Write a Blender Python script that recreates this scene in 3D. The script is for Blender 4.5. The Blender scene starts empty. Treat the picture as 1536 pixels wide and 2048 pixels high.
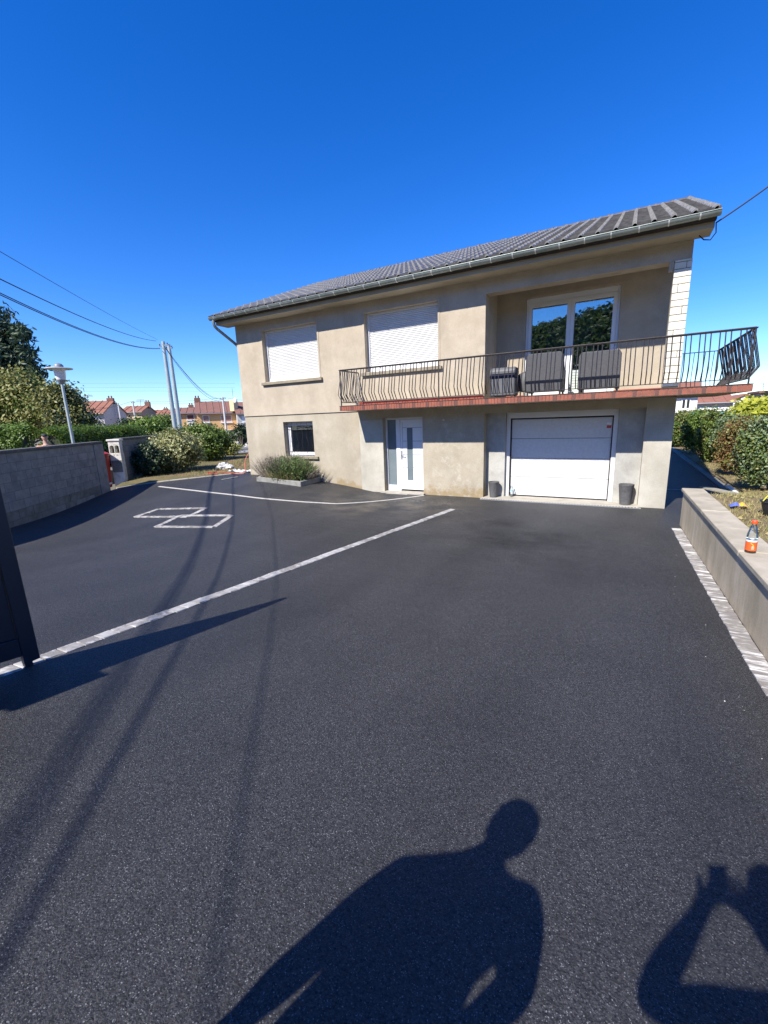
import bpy, bmesh, math, random
import numpy as np
from mathutils import Vector, Matrix

random.seed(7)
rng = np.random.default_rng(11)
scene = bpy.context.scene
COL = scene.collection

# ------------------------------------------------------------------ camera
FPX, PITCH, ROLL, YAW = 843.533, 0.218133, -0.035953, -0.507634
CAM = np.array([11.184, -10.618, 2.04])
_fw = np.array([math.sin(YAW) * math.cos(PITCH), math.cos(YAW) * math.cos(PITCH), -math.sin(PITCH)])
_rt = np.array([math.cos(YAW), -math.sin(YAW), 0.0])
_up = np.cross(_rt, _fw)
RT = math.cos(ROLL) * _rt + math.sin(ROLL) * _up
UP = -math.sin(ROLL) * _rt + math.cos(ROLL) * _up
FW = _fw
cam_data = bpy.data.cameras.new('camera')
cam = bpy.data.objects.new('camera', cam_data)
COL.objects.link(cam)
cam.matrix_world = Matrix(((RT[0], UP[0], -FW[0], CAM[0]), (RT[1], UP[1], -FW[1], CAM[1]),
                           (RT[2], UP[2], -FW[2], CAM[2]), (0, 0, 0, 1)))
cam_data.sensor_fit = 'VERTICAL'
cam_data.sensor_height = 36.0
cam_data.sensor_width = 27.0
cam_data.lens = FPX / 2048.0 * 36.0
cam_data.clip_start = 0.02
cam_data.clip_end = 4000
scene.camera = cam
scene.render.resolution_x, scene.render.resolution_y = 768, 1024

# ------------------------------------------------------------------ light
SUN = np.array([0.1740, 0.6910, -0.7020]); SUN /= np.linalg.norm(SUN)
world = bpy.data.worlds.new('World'); scene.world = world; world.use_nodes = True
wn = world.node_tree.nodes; wl = world.node_tree.links
bg = wn.get('Background') or wn.new('ShaderNodeBackground')
sky = wn.new('ShaderNodeTexSky'); sky.sky_type = 'NISHITA'; sky.sun_disc = False
sky.sun_elevation = math.asin(-SUN[2])
sky.sun_rotation = math.atan2(-SUN[0], -SUN[1])
sky.altitude = 0; sky.air_density = 1.0; sky.dust_density = 0.0; sky.ozone_density = 8.0
hs = wn.new('ShaderNodeHueSaturation'); hs.inputs['Saturation'].default_value = 1.25; hs.inputs['Hue'].default_value = 0.515
wl.new(sky.outputs[0], hs.inputs['Color']); wl.new(hs.outputs[0], bg.inputs[0]); bg.inputs[1].default_value = 0.13
sl = bpy.data.lights.new('sun', 'SUN'); sl.energy = 5.0; sl.angle = math.radians(0.53)
sl.color = (1.0, 0.95, 0.87)
so = bpy.data.objects.new('sun', sl); COL.objects.link(so)
so.rotation_euler = Vector(SUN).to_track_quat('-Z', 'Y').to_euler()
so.location = (5, -20, 30)
vs = scene.view_settings
vs.view_transform = 'Standard'; vs.look = 'None'; vs.gamma = 1; vs.exposure = 0.80
vs.use_curve_mapping = False

# ------------------------------------------------------------------ pixels to places
def ray(u, v):
    return RT * (u - 768) / FPX - UP * (v - 1024) / FPX + FW
def hit(u, v, axis=2, val=0.0):
    d = ray(u, v); return CAM + d * ((val - CAM[axis]) / d[axis])
def at(u, v, depth):
    return CAM + ray(u, v) * depth
def sm(a, b, x):
    t = np.clip((np.asarray(x, float) - a) / (b - a), 0, 1); return t * t * (3 - 2 * t)
def gz(x, y):
    """height of the driveway"""
    x = np.asarray(x, float); y = np.asarray(y, float)
    ramp = .0625 * np.log1p(np.exp(np.clip((-np.maximum(y, -12.5) - 6.9) / .5, -30, 30)))
    left = .35 * (1 - np.clip(x / 4.9, 0, 1) ** 2.3) * sm(-6, 0, y)
    return ramp + left - .06 * sm(-6, -2, y)
def ground(u, v, f=gz):
    P = hit(u, v)
    for _ in range(40):
        P = hit(u, v, 2, float(f(P[0], P[1])))
    return P

# ------------------------------------------------------------------ materials
MATS = {}
def _n(nt, t, **kw):
    n = nt.nodes.new(t)
    for k, v in kw.items(): setattr(n, k, v)
    return n
def mat(name, c1, c2=None, scale=4.0, rough=.7, bump=0.0, bscale=None, detail=5, metallic=0, spec=.5,
        c3=None, scale3=1.0, amt3=.5, lo=.35, hi=.65, attr=False, transl=0.0, stretch=None, bdist=.02):
    if name in MATS: return MATS[name]
    m = bpy.data.materials.new(name); m.use_nodes = True
    nt = m.node_tree; L = nt.links
    b = nt.nodes['Principled BSDF']
    b.inputs['Roughness'].default_value = rough
    b.inputs['Metallic'].default_value = metallic
    b.inputs['Specular IOR Level'].default_value = spec
    geo = _n(nt, 'ShaderNodeNewGeometry'); vec = geo.outputs['Position']
    if stretch:
        mp = _n(nt, 'ShaderNodeMapping'); mp.inputs['Scale'].default_value = stretch
        L.new(vec, mp.inputs['Vector']); vec = mp.outputs[0]
    def noise(s, d=detail):
        n = _n(nt, 'ShaderNodeTexNoise'); n.inputs['Scale'].default_value = s
        n.inputs['Detail'].default_value = d; n.inputs['Roughness'].default_value = .6
        L.new(vec, n.inputs['Vector']); return n.outputs['Fac']
    def ramp(f, a, bb):
        r = _n(nt, 'ShaderNodeMapRange'); r.inputs['From Min'].default_value = a
        r.inputs['From Max'].default_value = bb; L.new(f, r.inputs['Value']); return r.outputs[0]
    def mix(f, a, bb):
        x = _n(nt, 'ShaderNodeMix', data_type='RGBA')
        if isinstance(f, float): x.inputs[0].default_value = f
        else: L.new(f, x.inputs[0])
        for i, c in ((6, a), (7, bb)):
            if isinstance(c, tuple): x.inputs[i].default_value = (*c, 1)
            else: L.new(c, x.inputs[i])
        return x.outputs[2]
    col = c1
    if c2:
        if attr:
            at_ = _n(nt, 'ShaderNodeAttribute', attribute_name='rnd')
            f = at_.outputs['Fac']
        else:
            f = ramp(noise(scale), lo, hi)
        col = mix(f, c1, c2)
    if c3:
        f3 = ramp(noise(scale3, 4), .5, .72)
        mm = _n(nt, 'ShaderNodeMath', operation='MULTIPLY'); L.new(f3, mm.inputs[0]); mm.inputs[1].default_value = amt3
        col = mix(mm.outputs[0], col, c3)
    if isinstance(col, tuple): b.inputs['Base Color'].default_value = (*col, 1)
    else: L.new(col, b.inputs['Base Color'])
    if bump:
        bp = _n(nt, 'ShaderNodeBump'); bp.inputs['Strength'].default_value = bump
        bp.inputs['Distance'].default_value = bdist
        L.new(noise(bscale or scale * 4, 6), bp.inputs['Height']); L.new(bp.outputs[0], b.inputs['Normal'])
    if transl:
        tr = _n(nt, 'ShaderNodeBsdfTranslucent')
        if isinstance(col, tuple): tr.inputs[0].default_value = (*col, 1)
        else: L.new(col, tr.inputs[0])
        ms = _n(nt, 'ShaderNodeMixShader'); ms.inputs[0].default_value = transl
        out = nt.nodes['Material Output']
        L.new(b.outputs[0], ms.inputs[1]); L.new(tr.outputs[0], ms.inputs[2]); L.new(ms.outputs[0], out.inputs[0])
    MATS[name] = m
    m['_out'] = 1
    return m

def asphalt(name, dusty=True):
    m = bpy.data.materials.new(name); m.use_nodes = True
    nt = m.node_tree; L = nt.links; b = nt.nodes['Principled BSDF']
    geo = _n(nt, 'ShaderNodeNewGeometry')
    def noise(s, d=3, r=.6):
        n = _n(nt, 'ShaderNodeTexNoise'); n.inputs['Scale'].default_value = s
        n.inputs['Detail'].default_value = d; n.inputs['Roughness'].default_value = r
        L.new(geo.outputs['Position'], n.inputs['Vector']); return n.outputs['Fac']
    def mr(f, a, bb, c=0., d=1.):
        r = _n(nt, 'ShaderNodeMapRange'); L.new(f, r.inputs[0])
        for i, q in enumerate((a, bb, c, d)): r.inputs[i + 1].default_value = q
        return r.outputs[0]
    def mix(f, a, bb, t='MIX'):
        x = _n(nt, 'ShaderNodeMix', data_type='RGBA', blend_type=t)
        if isinstance(f, float): x.inputs[0].default_value = f
        else: L.new(f, x.inputs[0])
        for i, c in ((6, a), (7, bb)):
            if isinstance(c, tuple): x.inputs[i].default_value = (*c, 1)
            else: L.new(c, x.inputs[i])
        return x.outputs[2]
    vor = _n(nt, 'ShaderNodeTexVoronoi'); vor.inputs['Scale'].default_value = 165
    L.new(geo.outputs['Position'], vor.inputs['Vector'])
    sep = _n(nt, 'ShaderNodeSeparateColor'); L.new(vor.outputs['Color'], sep.inputs[0])
    grain = mix(mr(sep.outputs[0], .0, 1.0), (.0125, .0125, .013), (.050, .050, .0515))
    vor2 = _n(nt, 'ShaderNodeTexVoronoi'); vor2.inputs['Scale'].default_value = 330
    L.new(geo.outputs['Position'], vor2.inputs['Vector'])
    sep2 = _n(nt, 'ShaderNodeSeparateColor'); L.new(vor2.outputs['Color'], sep2.inputs[0])
    bright = mix(mr(sep2.outputs[1], .94, .985), grain, (.18, .185, .19))  # pale aggregate specks; their gloss sparkle is painted into the colour
    fine = mix(mr(noise(210, 2), .3, .7), (.55, .55, .55), (1.4, 1.4, 1.4))
    col = mix(1.0, bright, fine, 'MULTIPLY')
    big = mix(mr(noise(.55, 4), .3, .7), (.82, .82, .83), (1.15, 1.15, 1.15))
    col = mix(1.0, col, big, 'MULTIPLY')
    if dusty:
        # trodden dust and dried sand left by the work near the doors
        sp = _n(nt, 'ShaderNodeSeparateXYZ'); L.new(geo.outputs['Position'], sp.inputs[0])
        def band(out, c, w):
            s = _n(nt, 'ShaderNodeMath', operation='SUBTRACT'); L.new(out, s.inputs[0]); s.inputs[1].default_value = c
            a = _n(nt, 'ShaderNodeMath', operation='ABSOLUTE'); L.new(s.outputs[0], a.inputs[0])
            return mr(a.outputs[0], w, 0.)
        def mul(a, bb):
            q = _n(nt, 'ShaderNodeMath', operation='MULTIPLY'); L.new(a, q.inputs[0])
            if isinstance(bb, float): q.inputs[1].default_value = bb
            else: L.new(bb, q.inputs[1])
            return q.outputs[0]
        d1 = mul(mul(band(sp.outputs[0], 6.0, 3.2), band(sp.outputs[1], -1.6, 2.2)), mr(noise(1.6, 6, .7), .42, .75))
        col = mix(mul(d1, 1.6), col, (.14, .122, .095))
        d2 = mul(mul(band(sp.outputs[0], 6.9, 1.2), band(sp.outputs[1], -1.1, .8)), mr(noise(5.5, 6, .7), .58, .68))
        col = mix(mul(d2, .9), col, (.40, .385, .35))
        d3 = mr(noise(.9, 5, .65), .60, .72)
        col = mix(mul(d3, .35), col, (.015, .015, .016))
    if dusty:
        # damp patches before the house, roller lanes, scuffs of dust
        d4 = mul(mul(band(sp.outputs[0], 9.6, 3.0), band(sp.outputs[1], -3.2, 2.6)), mr(noise(.75, 4, .6), .46, .60))
        col = mix(mul(d4, 1.0), col, (.009, .009, .010))
        wv = _n(nt, 'ShaderNodeTexNoise'); mpp = _n(nt, 'ShaderNodeMapping'); mpp.inputs['Scale'].default_value = (1.3, .10, .1); mpp.inputs['Rotation'].default_value = (0, 0, -.18)
        L.new(geo.outputs['Position'], mpp.inputs['Vector']); L.new(mpp.outputs[0], wv.inputs['Vector']); wv.inputs['Scale'].default_value = 1.0; wv.inputs['Detail'].default_value = 3
        col = mix(1.0, col, mix(mr(wv.outputs['Fac'], .35, .65), (.86, .86, .87), (1.12, 1.11, 1.10)), 'MULTIPLY')
        d5 = mul(mr(noise(2.6, 8, .75), .60, .74), mr(noise(.35, 3, .5), .45, .65))
        col = mix(mul(d5, .28), col, (.11, .105, .095))
    L.new(col, b.inputs['Base Color'])
    L.new(mr(sep.outputs[2], 0, 1, .42, .8), b.inputs['Roughness'])
    b.inputs['Specular IOR Level'].default_value = .45
    bp = _n(nt, 'ShaderNodeBump'); bp.inputs['Strength'].default_value = .8; bp.inputs['Distance'].default_value = .006
    ad = _n(nt, 'ShaderNodeMath', operation='ADD'); L.new(sep.outputs[1], ad.inputs[0]); L.new(noise(140, 3), ad.inputs[1])
    L.new(ad.outputs[0], bp.inputs['Height']); L.new(bp.outputs[0], b.inputs['Normal'])
    MATS[name] = m
    return m

def glass_mat(name, tint=(.55, .62, .62), refl=.25):
    m = bpy.data.materials.new(name); m.use_nodes = True
    nt = m.node_tree; L = nt.links; out = nt.nodes['Material Output']
    nt.nodes.remove(nt.nodes['Principled BSDF'])
    tr = _n(nt, 'ShaderNodeBsdfTransparent'); tr.inputs[0].default_value = (*tint, 1)
    gl = _n(nt, 'ShaderNodeBsdfGlossy'); gl.inputs['Roughness'].default_value = 0.0
    gl.inputs[0].default_value = (.95, 1, 1, 1)
    fr = _n(nt, 'ShaderNodeFresnel'); fr.inputs[0].default_value = 1.5
    ad = _n(nt, 'ShaderNodeMath', operation='ADD'); ad.inputs[1].default_value = refl; ad.use_clamp = True
    L.new(fr.outputs[0], ad.inputs[0])
    mx = _n(nt, 'ShaderNodeMixShader'); L.new(ad.outputs[0], mx.inputs[0])
    L.new(tr.outputs[0], mx.inputs[1]); L.new(gl.outputs[0], mx.inputs[2]); L.new(mx.outputs[0], out.inputs[0])
    MATS[name] = m
    return m

def streaks(name):
    """fine grain of the render and faint weather runs down the wall"""
    m = MATS[name]; nt = m.node_tree; L = nt.links; b = nt.nodes['Principled BSDF']
    src = b.inputs['Base Color'].links[0].from_socket; geo = _n(nt, 'ShaderNodeNewGeometry')
    def nz(sc, scale, d, r):
        mp = _n(nt, 'ShaderNodeMapping'); mp.inputs['Scale'].default_value = sc; L.new(geo.outputs['Position'], mp.inputs['Vector'])
        n = _n(nt, 'ShaderNodeTexNoise'); n.inputs['Scale'].default_value = scale; n.inputs['Detail'].default_value = d; n.inputs['Roughness'].default_value = r
        L.new(mp.outputs[0], n.inputs['Vector']); return n.outputs['Fac']
    def mr(f, a, bb, c, d):
        r = _n(nt, 'ShaderNodeMapRange'); L.new(f, r.inputs[0])
        for i, q in enumerate((a, bb, c, d)): r.inputs[i + 1].default_value = q
        return r.outputs[0]
    for f in (mr(nz((2.2, 2.2, .5), 1.3, 5, .6), .42, .75, 1.0, .93), mr(nz((1, 1, 1), 60, 4, .7), .3, .7, .88, 1.12), mr(nz((1, 1, 1), 9, 7, .75), .55, .70, 1.0, .90)):
        x = _n(nt, 'ShaderNodeMix', data_type='RGBA', blend_type='MULTIPLY'); x.inputs[0].default_value = 1.0; L.new(src, x.inputs[6]); L.new(f, x.inputs[7]); src = x.outputs[2]
    L.new(src, b.inputs['Base Color'])
asphalt('asphalt'); asphalt('asphalt_path', False)
glass_mat('glass'); glass_mat('bottle_plastic', (.93, .95, .94), .05)
mat('glass_frosted', (.13, .165, .18), (.16, .195, .21), 2, .12, spec=.6)
mat('plaster', (.352, .295, .216), (.452, .384, .288), 1.1, .9, .3, 90, c3=(.50, .43, .33), scale3=2.7, amt3=.5, lo=.3, hi=.7, bdist=.004)
streaks('plaster')
def lower_plaster():
    """render of the basement storey, with the damp stains low on the wall"""
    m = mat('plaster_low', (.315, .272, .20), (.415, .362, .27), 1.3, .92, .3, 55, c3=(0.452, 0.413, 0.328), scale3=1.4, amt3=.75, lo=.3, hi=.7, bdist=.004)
    nt = m.node_tree; L = nt.links; b = nt.nodes['Principled BSDF']
    src = b.inputs['Base Color'].links[0].from_socket
    geo = _n(nt, 'ShaderNodeNewGeometry'); sp = _n(nt, 'ShaderNodeSeparateXYZ'); L.new(geo.outputs['Position'], sp.inputs[0])
    n = _n(nt, 'ShaderNodeTexNoise'); n.inputs['Scale'].default_value = 2.2; n.inputs['Detail'].default_value = 7
    n.inputs['Roughness'].default_value = .7
    L.new(geo.outputs['Position'], n.inputs['Vector'])
    a = _n(nt, 'ShaderNodeMath', operation='MULTIPLY_ADD'); L.new(n.outputs['Fac'], a.inputs[0]); a.inputs[1].default_value = -1.3
    L.new(sp.outputs[2], a.inputs[2])
    r = _n(nt, 'ShaderNodeMapRange'); L.new(a.outputs[0], r.inputs[0])
    r.inputs[1].default_value = -.42; r.inputs[2].default_value = -.60; r.inputs[4].default_value = .75
    x = _n(nt, 'ShaderNodeMix', data_type='RGBA'); L.new(r.outputs[0], x.inputs[0]); L.new(src, x.inputs[6])
    x.inputs[7].default_value = (.26, .185, .08, 1)
    # pale lime bloom on the render between the door and the garage
    n2 = _n(nt, 'ShaderNodeTexNoise'); n2.inputs['Scale'].default_value = 3.4; n2.inputs['Detail'].default_value = 8
    n2.inputs['Roughness'].default_value = .72; L.new(geo.outputs['Position'], n2.inputs['Vector'])
    r2 = _n(nt, 'ShaderNodeMapRange'); L.new(n2.outputs['Fac'], r2.inputs[0])
    r2.inputs[1].default_value = .52; r2.inputs[2].default_value = .62
    s = _n(nt, 'ShaderNodeMath', operation='SUBTRACT'); L.new(sp.outputs[0], s.inputs[0]); s.inputs[1].default_value = 7.4
    ab = _n(nt, 'ShaderNodeMath', operation='ABSOLUTE'); L.new(s.outputs[0], ab.inputs[0])
    r3 = _n(nt, 'ShaderNodeMapRange'); L.new(ab.outputs[0], r3.inputs[0]); r3.inputs[1].default_value = .9; r3.inputs[2].default_value = .3
    mu = _n(nt, 'ShaderNodeMath', operation='MULTIPLY'); L.new(r2.outputs[0], mu.inputs[0]); L.new(r3.outputs[0], mu.inputs[1])
    mu2 = _n(nt, 'ShaderNodeMath', operation='MULTIPLY'); L.new(mu.outputs[0], mu2.inputs[0]); mu2.inputs[1].default_value = .55
    y = _n(nt, 'ShaderNodeMix', data_type='RGBA'); L.new(mu2.outputs[0], y.inputs[0]); L.new(x.outputs[2], y.inputs[6])
    y.inputs[7].default_value = (.49, .45, .37, 1)
    L.new(y.outputs[2], b.inputs['Base Color'])
lower_plaster(); streaks('plaster_low')
mat('plaster_new', (.37, .345, .28), (.47, .44, .365), 1.6, .9, .25, 60, c3=(.31, .28, .215), scale3=2.2, amt3=.5, bdist=.004)
streaks('plaster_new')
mat('concrete_pier', (.34, .33, .295), (.45, .44, .395), 2.2, .9, .2, 40, c3=(.26, .25, .215), scale3=4, amt3=.5, bdist=.004)
streaks('concrete_pier')
mat('soffit', (0.328, 0.281, 0.195), (0.406, 0.351, 0.25), 1.2, .9, .15, 40, bdist=.004)
mat('fascia', (.045, .032, .024), (.075, .055, .04), 6, .7, .2, 40)
mat('zinc', (0.203, 0.242, 0.226), (0.281, 0.312, 0.289), 5, .42, .1, 20, metallic=.55)
mat('zinc_bracket', (.62, .64, .62), (.7, .7, .68), 9, .4, metallic=.5)
mat('downpipe', (.16, .11, .09), (.24, .17, .14), 5, .4, metallic=.4)
mat('tile', (.078, .075, .075), (.14, .135, .132), 9, .36, .2, 60, c3=(.20, .195, .19), scale3=6, amt3=.5, bdist=.004)
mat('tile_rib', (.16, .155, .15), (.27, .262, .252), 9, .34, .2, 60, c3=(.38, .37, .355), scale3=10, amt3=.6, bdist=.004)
mat('tile_edge_glint', (0.264, 0.258, 0.246), (0.408, 0.396, 0.378), 14, .5)  # front faces of the rolls made paler: their sunlit glint is painted in
mat('ridge_tile', (.07, .055, .05), (.12, .10, .095), 6, .5, .2, 40)
mat('pvc_white', (0.704, 0.704, 0.704), (0.651, 0.651, 0.656), 2, .35)
mat('shutter_white', (.67, .665, .65), (.61, .605, .59), 3, .45)
mat('sill_stone', (0.281, 0.242, 0.168), (0.211, 0.179, 0.125), 5, .9, .3, 40, bdist=.004)
mat('garage_white', (.64, .637, .628), (.58, .577, .568), 18, .5, .6, 220, bdist=.003)
mat('black_seal', (.012, .012, .013), rough=.7)
mat('rail_iron', (.020, .017, .017), (.036, .029, .027), 14, .45, .15, 60, spec=.5)
mat('brick_edge', (.30, .092, .052), (.20, .066, .044), 7, .75, .25, 60, c3=(.10, .055, .045), scale3=9, amt3=.5)
mat('brick_edge_dark', (0.101, 0.0468, 0.039), (0.156, 0.0546, 0.039), 7, .75, .25, 60)
mat('red_tile', (0.39, 0.078, 0.039), (0.328, 0.0663, 0.0351), 6, .45)
mat('grout', (.30, .25, .21), (.22, .18, .15), 8, .9)
mat('stone_clad', (0.581, 0.546, 0.44), (0.669, 0.642, 0.546), 4, .85, .4, 22, bdist=.01)
mat('mortar_dark', (.10, .09, .075), rough=.95)
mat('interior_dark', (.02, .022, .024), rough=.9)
mat('curtain', (.46, .47, .45), (.36, .37, .36), 3, .9)
mat('screen_panel', (.50, .55, .50), rough=.7)
mat('wicker', (.05, .05, .053), (.085, .085, .09), 30, .6, .4, 90, stretch=(1, 1, 4))
mat('cover_grey', (.075, .077, .083), (.10, .102, .108), 4, .6)
mat('navy_band', (.012, .014, .035), rough=.6)
mat('cushion', (.62, .61, .58), rough=.85)
mat('pot', (.085, .085, .086), (.125, .123, .12), 20, .75, .3, 60, bdist=.006)
mat('soil', (.09, .035, .022), (.05, .025, .017), 18, .95, .6, 60)
mat('kerb', (0.265, 0.261, 0.234), (0.187, 0.183, 0.164), 6, .9, .3, 50, bdist=.006)
mat('kerb_pale', (0.406, 0.374, 0.312), (0.312, 0.289, 0.242), 4, .9, .2, 40, bdist=.006)
mat('paver_a', (0.452, 0.437, 0.406), (0.281, 0.269, 0.25), 9, .85, .3, 60, c3=(0.218, 0.207, 0.191), scale3=11, amt3=.7, bdist=.006)
mat('paver_b', (0.328, 0.312, 0.285), (0.195, 0.183, 0.168), 11, .85, .3, 60, c3=(0.608, 0.593, 0.562), scale3=13, amt3=.8, bdist=.006)
mat('paver_c', (0.234, 0.218, 0.199), (0.156, 0.144, 0.133), 10, .85, .3, 60, c3=(0.593, 0.577, 0.546), scale3=10, amt3=.9, bdist=.006, stretch=(1, 2.5, 1))
mat('paver_smear', (.24, .222, .21), (.17, .157, .15), 8, .85, .25, 60, c3=(.78, .77, .74), scale3=5.5, amt3=1.0, bdist=.005, stretch=(.7, 3.4, 1))
mat('edging', (0.484, 0.46, 0.413), (0.374, 0.355, 0.32), 14, .85)
mat('block_a', (.17, .165, .152), (.25, .24, .215), 5, .95, .5, 45, c3=(.33, .315, .28), scale3=3, amt3=.5, bdist=.008)
mat('block_b', (.21, .20, .178), (.29, .275, .24), 5, .95, .5, 45, c3=(.14, .135, .115), scale3=4, amt3=.5, bdist=.008)
mat('block_c', (.20, .188, .15), (.125, .12, .09), 5, .95, .5, 45, c3=(.31, .295, .25), scale3=3, amt3=.5, bdist=.008)
mat('wall_mortar', (0.109, 0.105, 0.0975), (0.148, 0.14, 0.129), 8, .95, .4, 50)
mat('coping_dark', (0.078, 0.0741, 0.0686), (0.125, 0.117, 0.105), 6, .9, .4, 40)
mat('old_white', (.70, .67, .58), (.60, .57, .48), 5, .9, .5, 30, c3=(.26, .18, .11), scale3=7, amt3=.5, bdist=.01)
mat('red_plastic', (.40, .02, .018), (.33, .018, .016), 4, .4)
mat('ret_render', (.50, .415, .29), (.37, .31, .205), 2.2, .92, .4, 40, c3=(.60, .52, .39), scale3=3, amt3=.7, stretch=(1, 1.6, .45), bdist=.006)
streaks('ret_render')
mat('ret_cap', (.44, .385, .295), (.33, .29, .215), 3, .9, .5, 45, c3=(.25, .235, .155), scale3=5, amt3=.6, bdist=.008)
mat('gate_paint', (.012, .017, .027), (.015, .020, .031), 4, .42, spec=.5)
mat('dry_ground', (0.195, 0.14, 0.0741), (0.125, 0.101, 0.0468), 5, .97, .7, 30, c3=(0.265, 0.203, 0.117), scale3=3, amt3=.7)
mat('lawn_ground', (0.101, 0.0936, 0.0351), (0.172, 0.121, 0.0546), 1.3, .97, .7, 30, c3=(0.234, 0.133, 0.0624), scale3=.8, amt3=.7)
mat('earth', (.12, .11, .07), (.17, .15, .10), .4, .97, .4, 8)
mat('road', (0.0936, 0.0936, 0.0975), (0.125, 0.125, 0.125), 1.5, .9, .3, 80)
mat('pavement', (0.234, 0.23, 0.218), (0.281, 0.273, 0.257), 2, .9, .3, 50)
mat('grass_dry', (.46, .37, .17), (.20, .21, .06), attr=True, rough=.8, transl=.25)
mat('grass_green', (.13, .19, .045), (.36, .29, .12), attr=True, rough=.8, transl=.25)
mat('leaf_hedge', (.04, .09, .010), (.18, .27, .032), attr=True, rough=.5, transl=.3)
mat('leaf_bush', (.05, .10, .016), (.20, .27, .055), attr=True, rough=.5, transl=.3)
mat('leaf_dark', (.016, .034, .013), (.045, .075, .025), attr=True, rough=.5, transl=.15)
mat('leaf_olive', (.085, .10, .025), (.31, .30, .085), attr=True, rough=.55, transl=.3)
mat('leaf_yellow', (.24, .29, .03), (.50, .50, .06), attr=True, rough=.5, transl=.3)
mat('leaf_variegated', (.13, .17, .05), (.52, .50, .24), attr=True, rough=.5, transl=.25)
mat('leaf_red', (.16, .055, .035), (.25, .17, .06), attr=True, rough=.6, transl=.3)
mat('leaf_silver', (.09, .15, .075), (.26, .33, .19), attr=True, rough=.5, transl=.25)
mat('needle', (.018, .042, .020), (.065, .105, .05), attr=True, rough=.6, transl=.15)
mat('forest', (.05, .085, .035), (.12, .17, .065), attr=True, rough=.8, transl=.35)
mat('lavender_green', (.045, .085, .022), (.16, .215, .065), attr=True, rough=.7, transl=.2)
mat('lavender_dry', (.17, .14, .12), (.34, .29, .21), attr=True, rough=.8, transl=.2)
mat('bark', (.11, .08, .055), (.17, .13, .09), 12, .9, .5, 30)
mat('pole_metal', (.34, .40, .40), (.42, .47, .47), 3, .45, metallic=.25)
mat('pole_concrete', (.50, .48, .46), (.58, .56, .53), 3, .85)
mat('lamp_white', (.62, .63, .66), rough=.4)
mat('lamp_grey', (.20, .22, .25), rough=.4)
mat('lamp_glass', (.72, .72, .72), rough=.25)
mat('cable', (.014, .014, .016), rough=.6)
mat('roof_red', (.30, .125, .075), (.23, .098, .062), 2.5, .85, .3, 8, c3=(.17, .085, .06), scale3=1.2, amt3=.6)
mat('roof_brown', (.225, .105, .075), (.175, .085, .065), 2.5, .85, .3, 8, c3=(.13, .075, .06), scale3=1.2, amt3=.5)
mat('wall_orange', (.62, .36, .16), (.66, .40, .19), .6, .9)
mat('wall_grey', (.46, .44, .41), (.52, .50, .47), .6, .9)
mat('wall_white', (.74, .72, .68), (.68, .66, .62), .6, .9)
mat('wall_cream', (.66, .52, .30), (.62, .48, .28), .6, .9)
mat('wall_brown', (.24, .20, .16), (.30, .25, .2), .9, .9)
mat('shutter_pink', (.36, .19, .15), rough=.7)
mat('shutter_brown', (.16, .055, .035), rough=.7)
mat('far_glass', (.03, .035, .04), rough=.15)
mat('trim_white', (.78, .77, .74), rough=.6)
mat('blue_paint', (.10, .36, .50), rough=.5)
mat('skin', (.42, .25, .18), (.46, .28, .20), 9, .55)
mat('hair', (.03, .022, .017), rough=.7)
mat('cloth_dark', (.025, .028, .03), (.04, .042, .045), 8, .9)
mat('cloth_orange', (.62, .25, .12), rough=.85)
mat('cloth_blue', (.03, .045, .09), rough=.9)
mat('cloth_grey', (.16, .165, .17), rough=.9)
mat('shoe', (.03, .027, .025), rough=.7)
mat('phone', (.02, .02, .022), rough=.2)
mat('orange_cap', (.78, .09, .02), rough=.35)
mat('label_orange', (.80, .14, .03), (.78, .10, .02), 14, .4)
mat('label_white', (.80, .80, .78), rough=.4)
mat('label_yellow', (.85, .45, .05), rough=.4)
mat('drink_red', (.16, .02, .015), rough=.2)
mat('bottle_blue', (.35, .52, .62), rough=.4)
mat('packet_blue', (.12, .16, .50), rough=.35)
mat('plastic_bag', (.66, .66, .64), (.55, .55, .54), 12, .5, transl=.2)
mat('hose_red', (.45, .06, .03), rough=.5)
mat('steel', (.55, .55, .55), rough=.35, metallic=.8)
mat('twig_dark', (.02, .028, .012), (.035, .04, .02), 6, .95)
mat('board_grey', (.32, .30, .24), (.24, .22, .17), 8, .9)
mat('pipe_white', (.72, .72, .68), rough=.5)
mat('tub_black', (.02, .021, .026), rough=.5)
mat('tool_yellow', (.60, .55, .04), rough=.5)
mat('sticker_red', (.55, .06, .06), rough=.5)
mat('sticker_white', (.80, .78, .78), rough=.5)

# ------------------------------------------------------------------ mesh building
WPOS = {}
def wpos(o): return WPOS.get(o.name, np.zeros(3)) if o is not None else np.zeros(3)

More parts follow.
